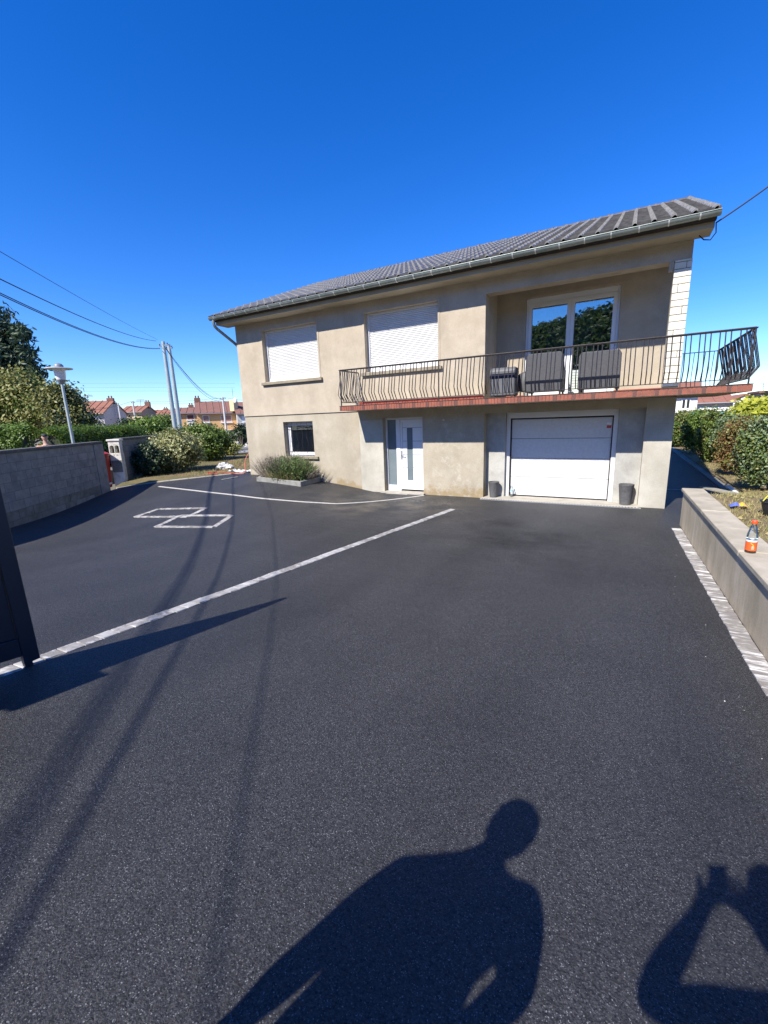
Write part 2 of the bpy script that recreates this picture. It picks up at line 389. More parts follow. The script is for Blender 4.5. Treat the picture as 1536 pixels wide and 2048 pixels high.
class MB:
    def __init__(s): s.v = []; s.f = []; s.m = []; s.cur = 0
    def add(s, vs, fs):
        n = len(s.v); s.v += [tuple(map(float, q)) for q in vs]
        for f in fs: s.f.append(tuple(i + n for i in f)); s.m.append(s.cur)
        return s
    def box(s, a, b):
        x0, y0, z0 = a; x1, y1, z1 = b
        vs = [(x0, y0, z0), (x1, y0, z0), (x1, y1, z0), (x0, y1, z0), (x0, y0, z1), (x1, y0, z1), (x1, y1, z1), (x0, y1, z1)]
        return s.add(vs, [(0, 3, 2, 1), (4, 5, 6, 7), (0, 1, 5, 4), (1, 2, 6, 5), (2, 3, 7, 6), (3, 0, 4, 7)])
    def obox(s, c, ax, ay, az, hx, hy, hz):
        c = np.array(c, float); ax, ay, az = [np.array(q, float) for q in (ax, ay, az)]
        vs = [c + sx * hx * ax + sy * hy * ay + sz * hz * az for sz in (-1, 1) for sx, sy in ((-1, -1), (1, -1), (1, 1), (-1, 1))]
        return s.add(vs, [(0, 3, 2, 1), (4, 5, 6, 7), (0, 1, 5, 4), (1, 2, 6, 5), (2, 3, 7, 6), (3, 0, 4, 7)])
    def prism(s, poly, vec):
        n = len(poly); vec = np.array(vec, float)
        vs = [np.array(q, float) for q in poly] + [np.array(q, float) + vec for q in poly]
        fs = [tuple(range(n - 1, -1, -1)), tuple(range(n, 2 * n))] + [(i, (i + 1) % n, n + (i + 1) % n, n + i) for i in range(n)]
        return s.add(vs, fs)
    def tube(s, path, r, n=8, caps=True):
        path = [np.array(q, float) for q in path]; k = len(path)
        rs = r if hasattr(r, '__len__') else [r] * k
        vs = []; prev = None
        for i, q in enumerate(path):
            d = path[min(i + 1, k - 1)] - path[max(i - 1, 0)]; d = d / (np.linalg.norm(d) + 1e-12)
            if prev is None:
                a = np.cross(d, (0, 0, 1)) if abs(d[2]) < .9 else np.cross(d, (1, 0, 0))
            else: a = prev - d * (prev @ d)
            a = a / np.linalg.norm(a); prev = a; b = np.cross(d, a)
            for j in range(n):
                t = 2 * math.pi * j / n; vs.append(q + rs[i] * (math.cos(t) * a + math.sin(t) * b))
        fs = [(i * n + j, i * n + (j + 1) % n, (i + 1) * n + (j + 1) % n, (i + 1) * n + j) for i in range(k - 1) for j in range(n)]
        if caps: fs += [tuple(range(n - 1, -1, -1)), tuple((k - 1) * n + j for j in range(n))]
        return s.add(vs, fs)
    def lathe(s, prof, c=(0, 0, 0), n=24):
        vs = []; k = len(prof)
        for r, z in prof:
            for j in range(n):
                t = 2 * math.pi * j / n; vs.append((c[0] + r * math.cos(t), c[1] + r * math.sin(t), c[2] + z))
        fs = [(i * n + j, i * n + (j + 1) % n, (i + 1) * n + (j + 1) % n, (i + 1) * n + j) for i in range(k - 1) for j in range(n)]
        fs += [tuple(range(n - 1, -1, -1)), tuple((k - 1) * n + j for j in range(n))]
        return s.add(vs, fs)
    def quad(s, a, b, c, d): return s.add([a, b, c, d], [(0, 1, 2, 3)])
    def ball(s, c, r, nu=12, nv=8):
        r = np.array(r if hasattr(r, '__len__') else (r, r, r), float); vs = [np.array(c) + r * (0, 0, 1)]
        for i in range(1, nv):
            a = math.pi * i / nv
            for j in range(nu):
                t = 2 * math.pi * j / nu; vs.append(np.array(c) + r * (math.sin(a) * math.cos(t), math.sin(a) * math.sin(t), math.cos(a)))
        vs.append(np.array(c) - r * (0, 0, 1)); L = len(vs) - 1
        fs = [(0, 1 + j, 1 + (j + 1) % nu) for j in range(nu)]
        fs += [(1 + i * nu + j, 1 + (i + 1) * nu + j, 1 + (i + 1) * nu + (j + 1) % nu, 1 + i * nu + (j + 1) % nu) for i in range(nv - 2) for j in range(nu)]
        fs += [(L, 1 + (nv - 2) * nu + (j + 1) % nu, 1 + (nv - 2) * nu + j) for j in range(nu)]
        return s.add(vs, fs)
    def build(s, name, m, parent=None, smooth=False, bevel=0, origin=None, weld=False):
        V = np.array(s.v); lo, hi = V.min(0), V.max(0)
        o0 = np.array(origin, float) if origin is not None else np.array([(lo[0] + hi[0]) / 2, (lo[1] + hi[1]) / 2, lo[2]])
        me = bpy.data.meshes.new(name); me.from_pydata([tuple(q) for q in (V - o0)], [], s.f)
        ms = m if isinstance(m, (list, tuple)) else [m]
        for q in ms: me.materials.append(MATS[q])
        if len(ms) > 1: me.polygons.foreach_set('material_index', s.m)
        bm = bmesh.new(); bm.from_mesh(me)
        if weld: bmesh.ops.remove_doubles(bm, verts=bm.verts, dist=1e-4)
        bmesh.ops.recalc_face_normals(bm, faces=bm.faces)
        if bevel:
            bmesh.ops.remove_doubles(bm, verts=bm.verts, dist=1e-5)
            es = [e for e in bm.edges if len(e.link_faces) == 2 and e.calc_face_angle(0) > .6]
            bmesh.ops.bevel(bm, geom=es, offset=bevel, segments=1, affect='EDGES', profile=.5)
        bm.to_mesh(me); bm.free()
        if smooth:
            me.polygons.foreach_set('use_smooth', [True] * len(me.polygons))
            try: me.set_sharp_from_angle(angle=math.radians(40))
            except Exception: pass
        me.update()
        return place(name, me, o0, parent)

def place(name, me, o0, parent=None, rot=None):
    o = bpy.data.objects.new(name, me); COL.objects.link(o)
    o0 = np.array(o0, float); WPOS[o.name] = o0
    o.location = o0 - wpos(parent)
    if parent is not None: o.parent = parent
    if rot is not None: o.rotation_euler = rot
    return o
def tag(o, label=None, cat=None, group=None, kind=None):
    if label: o['label'] = label
    if cat: o['category'] = cat
    if group: o['group'] = group
    if kind: o['kind'] = kind
    return o
def thing(name, label, cat, loc, group=None):
    o = bpy.data.objects.new(name, None); COL.objects.link(o); o.empty_display_size = .1
    o.location = loc; WPOS[o.name] = np.array(loc, float)
    return tag(o, label, cat, group)
def struct(o): o['kind'] = 'structure'; return o

def leaf_mesh(name, mname, parent, P, N, size, rnd, aspect=1.6, origin=None):
    """one small folded leaf (two triangles) per point"""
    n = len(P); P = np.asarray(P, float); N = np.asarray(N, float)
    N /= np.linalg.norm(N, axis=1)[:, None] + 1e-9
    t = rng.normal(size=(n, 3)); t -= (t * N).sum(1)[:, None] * N; t /= np.linalg.norm(t, axis=1)[:, None] + 1e-9
    b = np.cross(N, t); sz = np.asarray(size) * rng.uniform(.65, 1.3, n); sz = sz[:, None]
    o0 = np.array(origin if origin is not None else (P[:, 0].mean(), P[:, 1].mean(), P[:, 2].min()), float)
    V = np.empty((n, 4, 3)); Q = P - o0
    V[:, 0] = Q - t * sz * aspect * .5; V[:, 2] = Q + t * sz * aspect * .5
    V[:, 1] = Q + b * sz * .5 + N * sz * .12; V[:, 3] = Q - b * sz * .5 + N * sz * .12
    me = bpy.data.meshes.new(name)
    me.vertices.add(4 * n); me.vertices.foreach_set('co', V.reshape(-1).astype(np.float32))
    i = np.arange(n) * 4
    F = np.stack([i, i + 1, i + 2, i, i + 2, i + 3], 1).reshape(-1)
    me.loops.add(6 * n); me.loops.foreach_set('vertex_index', F.astype(np.int32))
    me.polygons.add(2 * n); me.polygons.foreach_set('loop_start', (np.arange(2 * n) * 3).astype(np.int32))
    me.materials.append(MATS[mname]); me.update(calc_edges=True)
    a = me.attributes.new('rnd', 'FLOAT', 'FACE'); a.data.foreach_set('value', np.repeat(rnd, 2).astype(np.float32))
    return place(name, me, o0, parent)

def cloud(ells, n, clump=.22, per=26, top=.35, fill=.55):
    """leaf positions gathered in clumps near the surface of ellipsoids: uneven outline and gaps"""
    E = np.array(ells, float); w = (E[:, 3] * E[:, 4] * E[:, 5]) ** .67; w /= w.sum()
    k = max(1, n // per); idx = rng.choice(len(E), k, p=w)
    d = rng.normal(size=(k, 3)); d /= np.linalg.norm(d, axis=1)[:, None]
    r = fill + (1.14 - fill) * rng.random(k) ** .75
    c = E[idx, :3] + d * E[idx, 3:6] * r[:, None]
    cr = rng.random(k); j = np.repeat(np.arange(k), per)
    cl = clump if np.isscalar(clump) else np.asarray(clump)
    P = c[j] + np.clip(rng.normal(size=(len(j), 3)), -1.5, 1.5) * cl * (.6 + .8 * cr[j])[:, None] * np.array([1, 1, .75])
    N = d[j] * .8 + rng.normal(size=(len(j), 3)) * .75 + np.array([0, 0, top])
    rnd = np.clip(cr[j] * .65 + rng.random(len(j)) * .35, 0, 1)
    return P, N, rnd

def shrub(name, label, cat, ells, n, size, mname, clump=.16, per=24, base=None, group=None, stems=5, zb=None, mats2=None, fill=.5, aspect=1.6):
    E = np.array(ells, float)
    b = np.array(base if base is not None else (E[:, 0].mean(), E[:, 1].mean(), (E[:, 2] - E[:, 5]).min()), float)
    t = thing(name, label, cat, b, group)
    P, N, r = cloud(ells, n, clump, per, fill=fill)
    keep = P[:, 2] > b[2] + .01; leaf_mesh('foliage', mname, t, P[keep], N[keep], size, r[keep], aspect)
    if mats2:
        for mm, frac in mats2:
            P, N, r = cloud(ells, int(n * frac), clump, per, fill=fill)
            keep = P[:, 2] > b[2] + .01; leaf_mesh('foliage', mm, t, P[keep], N[keep], size, r[keep], aspect)
    for i in range(stems * 3):
        e = E[i % len(E)]; m = MB(); rr = 1. if i < stems else .55
        tgt = e[:3] + np.array([rng.normal() * e[3] * .35, rng.normal() * e[4] * .35, e[5] * .4])
        s0 = b + np.array([rng.normal() * .08, rng.normal() * .08, -.05])
        mid = (s0 + tgt) / 2 + rng.normal(size=3) * .06
        if i >= stems:
            dd = rng.normal(size=3); dd[2] = abs(dd[2]) * .8 + .2; dd /= np.linalg.norm(dd); s0 = e[:3] + dd * e[3:6] * .5; tgt = e[:3] + dd * e[3:6] * rng.uniform(1.02, 1.2); mid = (s0 + tgt) / 2 + rng.normal(size=3) * .03
        m.tube([s0, mid, tgt], [.03 * rr ** 3, .022 * rr ** 3, .006 * rr], 5); m.build('stem', 'bark', t, True)
    return t

def tree(name, label, base, trunk_h, ells, n, size, mname, clump=.35, per=30, tr=.16, group=None, mats2=None, fill=.45, aspect=1.6):
    t = thing(name, label, 'tree', base, group); base = np.array(base, float); E = np.array(ells, float)
    m = MB(); top = base + np.array([0, 0, trunk_h])
    m.tube([base - [0, 0, .1], base + [.03, .02, trunk_h * .5], top], [tr * 1.25, tr, tr * .7], 9)
    m.build('trunk', 'bark', t, True)
    for i in range(min(9, 2 * len(E))):
        e = E[i % len(E)]; m = MB(); tgt = e[:3] + rng.normal(size=3) * e[3:6] * .35
        s0 = base + np.array([0, 0, trunk_h * rng.uniform(.6, 1.0)]); mid = (s0 + tgt) / 2 + rng.normal(size=3) * .15
        m.tube([s0, mid, tgt], [tr * .55, tr * .35, tr * .1], 6); m.build('limb', 'bark', t, True)
    P, N, r = cloud(ells, n, clump, per, fill=fill); leaf_mesh('crown', mname, t, P, N, size, r, aspect)
    if mats2:
        for mm, frac in mats2:
            P, N, r = cloud(ells, int(n * frac), clump, per, fill=fill); leaf_mesh('crown', mm, t, P, N, size, r, aspect)
    return t

def blades(name, mname, P, h, lean=.5, width=.006, parent=None):
    n = len(P); P = np.asarray(P, float); o0 = P.mean(0)
    a = rng.uniform(0, 2 * math.pi, n); d = np.stack([np.cos(a), np.sin(a), np.zeros(n)], 1)
    hh = (np.asarray(h) * rng.uniform(.5, 1.3, n))[:, None]
    tip = P + np.array([0, 0, 1.0]) * hh + d * hh * (lean * rng.random(n))[:, None]
    b = rng.uniform(0, 2 * math.pi, n); s = np.stack([np.cos(b), np.sin(b), np.zeros(n)], 1) * (width * rng.uniform(.6, 1.4, n))[:, None]
    V = np.stack([P - s, P + s, tip], 1) - o0
    me = bpy.data.meshes.new(name); me.vertices.add(3 * n); me.vertices.foreach_set('co', V.reshape(-1).astype(np.float32))
    me.loops.add(3 * n); me.loops.foreach_set('vertex_index', np.arange(3 * n, dtype=np.int32))
    me.polygons.add(n); me.polygons.foreach_set('loop_start', (np.arange(n) * 3).astype(np.int32))
    me.materials.append(MATS[mname]); me.update(calc_edges=True)
    at_ = me.attributes.new('rnd', 'FLOAT', 'FACE'); at_.data.foreach_set('value', rng.random(n).astype(np.float32))
    return place(name, me, o0, parent)

def sheet(name, mname, xs, ys, zf, parent=None, keep=None):
    """grid surface; xs may depend on y through a function"""
    V = []; F = []; nx = len(xs(ys[0]) if callable(xs) else xs)
    for y in ys:
        for x in (xs(y) if callable(xs) else xs): V.append((x, y, float(zf(x, y))))
    for j in range(len(ys) - 1):
        for i in range(nx - 1):
            a = j * nx + i; F.append((a, a + 1, a + nx + 1, a + nx))
    m = MB(); m.v = V; m.f = F; m.m = [0] * len(F)
    return m.build(name, mname, parent, True, origin=(0, 0, 0))

# ================================================================== SETTING
def terr(x, y):
    d = max(0.0, -8 - x); h = .22 - .045 * d
    h = max(h, -2.6)
    if -9 < x < 16.5 and -13 < y < 18: h = min(h, -.45)
    if y < -13: h = max(.45, h) if x > -9 else h
    return h
xs_ = sorted(set([-2500, -900, -400, -200, -120] + list(range(-90, 60, 3)) + [-9.01, -8.99, 16.49, 16.51, 80, 140, 300, 900, 2500]))
ys_ = sorted(set([-2500, -900, -400, -200, -100] + list(range(-60, 90, 3)) + [-13.01, -12.99, 17.99, 18.01, 120, 200, 400, 900, 2500]))
struct(sheet('ground', 'earth', xs_, ys_, terr))

WD = np.array([-2.66, 3.45]); WD /= np.linalg.norm(WD)          # direction of the block wall
WA = np.array([-.07, -6.82])
def wallx(y): return WA[0] + WD[0] / WD[1] * (y - WA[1])
edge = [ground(*q) for q in ((245, 974), (288, 968.5), (330, 963), (375, 958), (420, 953), (460, 949), (498, 945))]
ey = np.array([-3.2] + [q[1] for q in edge]); ex = np.array([wallx(-3.2)] + [q[0] for q in edge])
o_ = np.argsort(ey); ey, ex = ey[o_], ex[o_]
def xl(y): return wallx(y) if y <= ey[0] else float(np.interp(y, ey, ex))
def xr(y): return 12.40 + .0155 * max(0, -1.4 - y) if y < -1.42 else 13.62
def drive_x(y): return np.linspace(xl(y), xr(y), 72)
dys = sorted(list(np.linspace(-12.6, -1.43, 60)) + [-1.41] + list(np.linspace(-1.3, 2.6, 24)))
struct(sheet('driveway', 'asphalt', drive_x, dys, gz))
struct(sheet('side_path', 'asphalt_path', np.linspace(12.0, 13.62, 6), np.linspace(2.68, 19, 12), lambda x, y: gz(x, y) + .0))
m = MB(); m.box((12.16, 2.6, -.15), (13.62, 2.68, -.05)); tag(m.build('edging_strip', 'edging', bevel=.004), 'pale straight joint strip across the narrow path beside the house', 'edging')
# concrete verge along the path
t = thing('path_edging', 'pale concrete edging along the dark path right of the house', 'edging', (13.74, 8, -.05))
for i in range(17):
    m = MB(); m.box((13.625, 1.75 + i, -.2), (13.86, 2.742 + i, -.035 + .004 * (i % 2))); m.build('edging_block', 'kerb', t, bevel=.008)

# lawns
def lawn_left_z(x, y): return .30 - .045 * max(0., -8 - x) - .0 * y
struct(sheet('lawn', 'lawn_ground', lambda y: np.concatenate([np.linspace(max(-9.2, wallx(y) if y < 6 else -9.2), xl(min(y, .5)) - .06, 20)]) , np.linspace(-2.95, 14, 36),
             lambda x, y: min(.30, float(gz(x, y)) + .02 + .10 * max(0, xl(min(y, .5)) - x)) + .015 * math.sin(3 * x + y)))
def lawn_right_z(x, y):
    hi = .52 + .02 * math.sin(2.1 * y) * math.sin(1.7 * x)
    lo = -.02 + .06 * (x - 13.7) + .01 * math.sin(3 * y)
    t_ = float(sm(-1.6, 1.7, y)) * (1 - .0 * x)
    return hi * (1 - t_) + lo * t_
struct(sheet('lawn', 'dry_ground', lambda y: np.linspace(12.56 if y < -1.45 else float(np.interp(y, [-1.45, -.2, 1.7, 3], [12.58, 13.2, 13.70, 13.83])), 17.5, 26), np.linspace(-12.5, 19, 80), lawn_right_z))
struct(sheet('pavement', 'pavement', np.linspace(-30, 34, 20), [-15.2, -14, -12.62], lambda x, y: .645 - .02 * max(0, -6 - x)))
struct(sheet('street', 'road', np.linspace(-60, 60, 24), [-22, -19, -15.3], lambda x, y: .53 - .03 * max(0, -6 - x)))
# side street beyond the left garden
sd = np.array([.60, .80]); sn = np.array([-.80, .60])
def slab(name, mname, c, hw, hl, z, dz=0):
    V = []
    for j in range(9):
        for i in (-1, 1):
            q = np.array(c) + sd * hl * (j / 4 - 1) + sn * hw * i; V.append((q[0], q[1], terr(q[0], q[1]) + z))
    mm = MB(); mm.v = V; mm.f = [(2 * j, 2 * j + 1, 2 * j + 3, 2 * j + 2) for j in range(8)]; mm.m = [0] * 8
    return struct(mm.build(name, mname, origin=(0, 0, 0)))
slab('pavement', 'pavement', (-13.2, 5.0), 1.3, 26, .16)
slab('street', 'road', (-17.9, 8.5), 3.6, 34, .05)
slab('pavement', 'pavement', (-22.6, 12.0), 1.4, 30, .14)

# wooded hill behind the photographer, seen mirrored in the glass doors
hx = np.linspace(-420, 460, 45); hy = np.linspace(-420, -120, 16)
def hillz(x, y):
    r = float(sm(-120, -300, y)) if False else float(np.clip((-120 - y) / 150, 0, 1))
    r = r * r * (3 - 2 * r)
    return -2 + r * (49.5 + 7 * math.sin(x * .011 + .6) + 3 * math.sin(x * .037) + .012 * x)
struct(sheet('hill', 'earth', hx, hy, hillz))
P = []; N = []; R = []; S = []
for i in range(8000):
    x = rng.uniform(-330, 330); y = rng.uniform(-300, -135); z = hillz(x, y); r = rng.uniform(1.8, 3.8); cr = rng.random()
    k = 30; d = rng.normal(size=(k, 3)); d /= np.linalg.norm(d, axis=1)[:, None]
    P.append(np.array([x, y, z + r * .9]) + d * r * np.array([.8, .8, 1.25])); N.append(d + rng.normal(size=(k, 3)) * .3); R.append(np.full(k, cr) * .8 + rng.random(k) * .2)
P = np.concatenate(P); N = np.concatenate(N); R = np.concatenate(R)
f_ = leaf_mesh('forest', 'forest', None, P, N, np.full(len(P), 1.5), R, 1.2); tag(f_, 'dark wooded hillside mirrored in the glass doors', None, None, 'stuff')

# ================================================================== HOUSE
XR, ZJ, ZS, DEP = 12.16, 2.27, 5.11, 10.9
house = thing('house', 'tan rendered house with grey tiled roof, long balcony and white garage door', 'house', (6.08, 5.4, -.1))

def holes_wall(mb, x0, x1, z0, z1, y, th, holes):
    xs = sorted({x0, x1, *[q for h in holes for q in h[:2]]}); zs = sorted({z0, z1, *[q for h in holes for q in h[2:4]]})
    def solid(a, b): return not any(h[0] <= a < h[1] and h[2] <= b < h[3] for h in holes)
    for i in range(len(xs) - 1):
        for j in range(len(zs) - 1):
            a, b = (xs[i] + xs[i + 1]) / 2, (zs[j] + zs[j + 1]) / 2
            if not solid(a, b): continue
            mb.quad((xs[i], y, zs[j]), (xs[i + 1], y, zs[j]), (xs[i + 1], y, zs[j + 1]), (xs[i], y, zs[j + 1]))
            mb.quad((xs[i], y + th, zs[j]), (xs[i], y + th, zs[j + 1]), (xs[i + 1], y + th, zs[j + 1]), (xs[i + 1], y + th, zs[j]))
            for (da, db, p, q) in ((-1, 0, (xs[i], zs[j]), (xs[i], zs[j + 1])), (1, 0, (xs[i + 1], zs[j]), (xs[i + 1], zs[j + 1])),
                                   (0, -1, (xs[i], zs[j]), (xs[i + 1], zs[j])), (0, 1, (xs[i], zs[j + 1]), (xs[i + 1], zs[j + 1]))):
                ii, jj = i + da, j + db
                edge_ = ii < 0 or jj < 0 or ii >= len(xs) - 1 or jj >= len(zs) - 1
                if edge_ or not solid((xs[ii] + xs[ii + 1]) / 2, (zs[jj] + zs[jj + 1]) / 2):
                    mb.quad((p[0], y, p[1]), (q[0], y, q[1]), (q[0], y + th, q[1]), (p[0], y + th, p[1]))
    return mb
W1 = (1.12, 3.27, 3.31, 4.84); W2 = (4.88, 7.02, 3.31, 4.84); LOG = (8.22, 11.89, 2.39, 4.80)
BW = (1.67, 2.86, .95, 2.04); DO = (5.33, 6.55, -.5, 2.05); GA = (8.22, 11.66, -.5, 2.07)
m = MB(); holes_wall(m, 0, XR, ZJ, ZS + .1, -.02, .32, [W1, W2, LOG]); up_wall = m.build('wall', 'plaster', house, weld=True)
m = MB(); holes_wall(m, .0, XR, -.5, ZJ, .012, .29, [BW, DO, GA])
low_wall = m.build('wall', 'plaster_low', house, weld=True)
# newer grey-cream render either side of the entrance, a skim proud of the wall
m = MB(); m.box((4.56, .002, -.45), (5.33, .0125, 2.0)); m.build('render_patch', 'plaster_new', house)
m = MB(); m.box((11.66, .002, -.45), (XR + .002, .0125, 2.26)); m.build('render_patch', 'plaster_new', house)
# gable ends, rear and loggia
def ridge_z(y): return 5.36 + (y + .62) * .401
for nm, x in (('gable', 0.0), ('gable', XR)):
    s = 1 if x == 0 else -1; m = MB(); y0 = .303 if x == 0 else 1.355
    poly = [(x, y0, ZJ), (x, DEP, ZJ), (x, DEP, ZS + .05), (x, 5.44, ridge_z(5.44) - .16), (x, y0, ridge_z(y0) - .16)]
    m.prism(poly, (s * .3, 0, 0)); m.prism([(x, .304, -.5), (x, DEP, -.5), (x, DEP, ZJ), (x, .304, ZJ)], (s * .3, 0, 0)); m.build('gable_wall', 'plaster', house)
m = MB(); m.box((.3, DEP - .3, -.5), (XR - .3, DEP, ZS)); m.build('rear_wall', 'plaster', house)
m = MB(); holes_wall(m, LOG[0] - .25, XR, 2.30, 5.10, 1.1, .25, [(8.93, 11.0, 2.42, 4.80)]); m.build('loggia_wall', 'plaster', house, weld=True)
m = MB(); m.box((7.97, .3, 2.3), (8.218, 1.1, 5.1)); m.build('loggia_wall', 'plaster', house)
m = MB(); m.box((8.22, .3, 5.02), (XR, 1.1, 5.12)); m.build('loggia_ceiling', 'soffit', house)
m = MB(); m.box((8.22, -.02, 2.27), (XR, 1.1, 2.392)); m.build('loggia_floor', 'kerb_pale', house)
m = MB(); m.box((8.93 + 2.08, 1.07, 2.395), (XR, 1.098, 2.50)); m.build('skirting', 'red_tile', house)
m = MB(); m.box((8.23, 1.07, 2.395), (8.93, 1.098, 2.50)); m.build('skirting', 'red_tile', house)
m = MB(); m.box((4.62, -.05, 2.395), (8.2, -.022, 2.52)); m.build('skirting', 'red_tile', house)
# floor inside so that nothing shines through
m = MB(); m.box((.3, .6, 2.1), (XR - .3, DEP - .3, 2.25)); m.build('floor_slab', 'interior_dark', house)

# corner pillar faced with split stone
pil = MB().box((11.90, -.017, 2.394), (XR - .004, .26, 4.80)).build('pillar', 'plaster', house)
MB().box((11.893, -.021, 2.46), (XR + .002, -.0185, 4.80)).build('mortar_bed', 'mortar_dark', pil)
z = 2.47; k = 0
while z < 4.78:
    h = (.145, .12, .13, .155, .125)[k % 5]
    h = min(h, 4.80 - z)
    x0, x1 = 11.885, XR + .012
    cuts = [x0, x1] if k % 3 != 1 else [x0, x0 + (x1 - x0) * (.32 if k % 2 else .68), x1]
    for a, b in zip(cuts[:-1], cuts[1:]):
        pr = random.uniform(.026, .036)
        MB().box((a + .004, -.02 - pr, z + .004), (b - .004, .10, z + h - .006)).build('stone_block', 'stone_clad', pil, bevel=.005)
    MB().box((XR - .05, .105, z + .004), (XR + .014 + random.uniform(0, .006), .25, z + h - .006)).build('stone_block', 'stone_clad', pil, bevel=.005)
    z += h; k += 1
MB().box((11.80, -.03, 4.62), (11.885, .05, 4.80)).build('lintel_bracket', 'plaster', house, bevel=.01)

# ---- eaves, gutter, roof
EX0, EX1 = -.35, 12.42
MB().box((EX0 + .04, -.50, 5.112), (EX1 - .03, -.021, 5.215)).build('soffit', 'soffit', house)
MB().box((EX0 + .02, -.545, 5.205), (EX1 - .02, -.502, 5.31)).build('fascia', 'fascia', house)
gt = MB(); n = 12; R1, R2 = .078, .072; gc = (-.655, 5.305)
pr1 = [(gc[0] + R1 * math.cos(math.pi + math.pi * i / n), gc[1] + R1 * math.sin(math.pi + math.pi * i / n)) for i in range(n + 1)]
pr2 = [(gc[0] + R2 * math.cos(math.pi + math.pi * i / n), gc[1] + R2 * math.sin(math.pi + math.pi * i / n)) for i in range(n, -1, -1)]
poly = pr1 + pr2
for i in range(n):
    a, b, c, d = pr1[i], pr1[i + 1], pr2[n - i - 1], pr2[n - i]
    gt.prism([(EX0 - .02, *a), (EX0 - .02, *b), (EX0 - .02, *c), (EX0 - .02, *d)], (EX1 - EX0 + .04, 0, 0))
for x in (EX0 - .022, EX1 + .018): gt.prism([(x, q[0], q[1]) for q in pr1], (.004, 0, 0))
gt.tube([(EX0 - .02, gc[0] - R1, gc[1]), (EX1 + .02, gc[0] - R1, gc[1])], .010, 8)
gutter = gt.build('gutter', 'zinc', house, True, weld=True)
bk = MB(); R3 = .083
for i in range(n):
    a0, a1 = math.pi + math.pi * i / n, math.pi + math.pi * (i + 1) / n
    bk.prism([(0, R3 * math.cos(a0), R3 * math.sin(a0)), (0, R3 * math.cos(a1), R3 * math.sin(a1)), (0, R1 * math.cos(a1), R1 * math.sin(a1)), (0, R1 * math.cos(a0), R1 * math.sin(a0))], (.022, 0, 0))
b0 = bk.build('gutter_bracket', 'zinc_bracket', gutter, origin=(0, 0, 0))
x = EX0 + .2; first = True
while x < EX1 - .05:
    if first: b0.location = Vector((x, gc[0], gc[1])) - Vector(wpos(gutter)); first = False
    else: place('gutter_bracket', b0.data, (x, gc[0], gc[1]), gutter)
    x += .455
# swan neck and downpipe at the left corner
dp = MB(); pth = [(EX0 + .12, -.655, 5.24), (EX0 + .12, -.655, 5.12), (EX0 + .125, -.63, 5.05), (EX0 + .15, -.56, 4.98), (-.13, -.04, 4.66), (-.10, .10, 4.56), (-.062, .20, 4.45)]
dp.tube(pth, .045, 10); dp.build('swan_neck', 'zinc', house, True)
MB().tube([(-.062, .202, 4.47), (-.062, .20, .15)], .047, 10).build('downpipe', 'downpipe', house, True)

SL = math.atan(.401); cs, sn_ = math.cos(SL), math.sin(SL)
roof = MB().prism([(EX0 + .02, -.60, 5.30), (EX0 + .02, 5.44, ridge_z(5.44) - .06), (EX0 + .02, 11.5, 5.30), (EX0 + .02, 11.5, 5.20), (EX0 + .02, 5.44, ridge_z(5.44) - .17), (EX0 + .02, -.60, 5.20)], (EX1 - EX0 - .04, 0, 0)).build('roof', 'fascia', house)
TW, TL = .304, .345
TMATS = ['tile', 'tile_rib', 'tile_edge_glint']
def tile_mesh():
    prof = [(0, .0), (.012, .010), (.195, .005), (.216, .009), (.232, .031), (.252, .044), (.276, .044), (.293, .028), (.304, .004)]
    mb = MB(); n = len(prof); L2 = TL + .05
    for (yy, lift) in ((0, .034), (L2, .0)):
        for x, z in prof: mb.v.append((x, yy, z + lift))
    for x, z in prof: mb.v.append((x, .002, z + .034 - .030))
    for i in range(n - 1):
        mb.f.append((i, i + 1, n + i + 1, n + i)); mb.f.append((2 * n + i, 2 * n + i + 1, i + 1, i))
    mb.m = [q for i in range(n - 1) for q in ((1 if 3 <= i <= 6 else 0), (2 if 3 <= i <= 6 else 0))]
    me = bpy.data.meshes.new('roof_tile'); me.from_pydata(mb.v, [], mb.f)
    for q in TMATS: me.materials.append(MATS[q])
    me.polygons.foreach_set('material_index', mb.m)
    me.polygons.foreach_set('use_smooth', [True] * len(me.polygons)); me.set_sharp_from_angle(angle=math.radians(35)); me.update()
    return me, mb
tme, tmb = tile_mesh()
spots = []; rows = int(6.54 / TL)
for r in range(rows):
    for c in range(42):
        s = r * TL; y = -.70 + s * cs; zz = 5.318 + s * sn_; x = EX0 + .0 + c * TW
        d = np.array([x + .15, y, zz]) - CAM
        up_n = np.array([0, -sn_, cs]); a = abs(d @ up_n) / np.linalg.norm(d) ** 3
        spots.append((-a, x, y, zz))
spots.sort(); rot = (SL, 0, 0)
for k, (a, x, y, zz) in enumerate(spots[:300]):
    place('roof_tile', tme, (x, y, zz + random.uniform(0, .006)), roof, (SL + random.uniform(-.006, .006), 0, random.uniform(-.006, .006)))
V0 = np.array(tmb.v); Rm = np.array(Matrix.Rotation(SL, 3, 'X')); rest = MB()
for k, (a, x, y, zz) in enumerate(spots[300:]):
    k0 = len(rest.f); rest.add((V0 @ Rm.T) + np.array([x, y, zz + random.uniform(0, .006)]), tmb.f); rest.m[k0:] = tmb.m
ro = rest.build('roof_tile_field', TMATS, roof, True); ro['kind'] = 'stuff'
back = MB().prism([(EX0 + .02, 5.44, ridge_z(5.44) + .02), (EX0 + .02, 11.6, 5.34), (EX0 + .02, 11.6, 5.30), (EX0 + .02, 5.44, ridge_z(5.44) - .04)], (EX1 - EX0 - .04, 0, 0)).build('rear_slope', 'tile', roof)
rm = MB(); n = 10
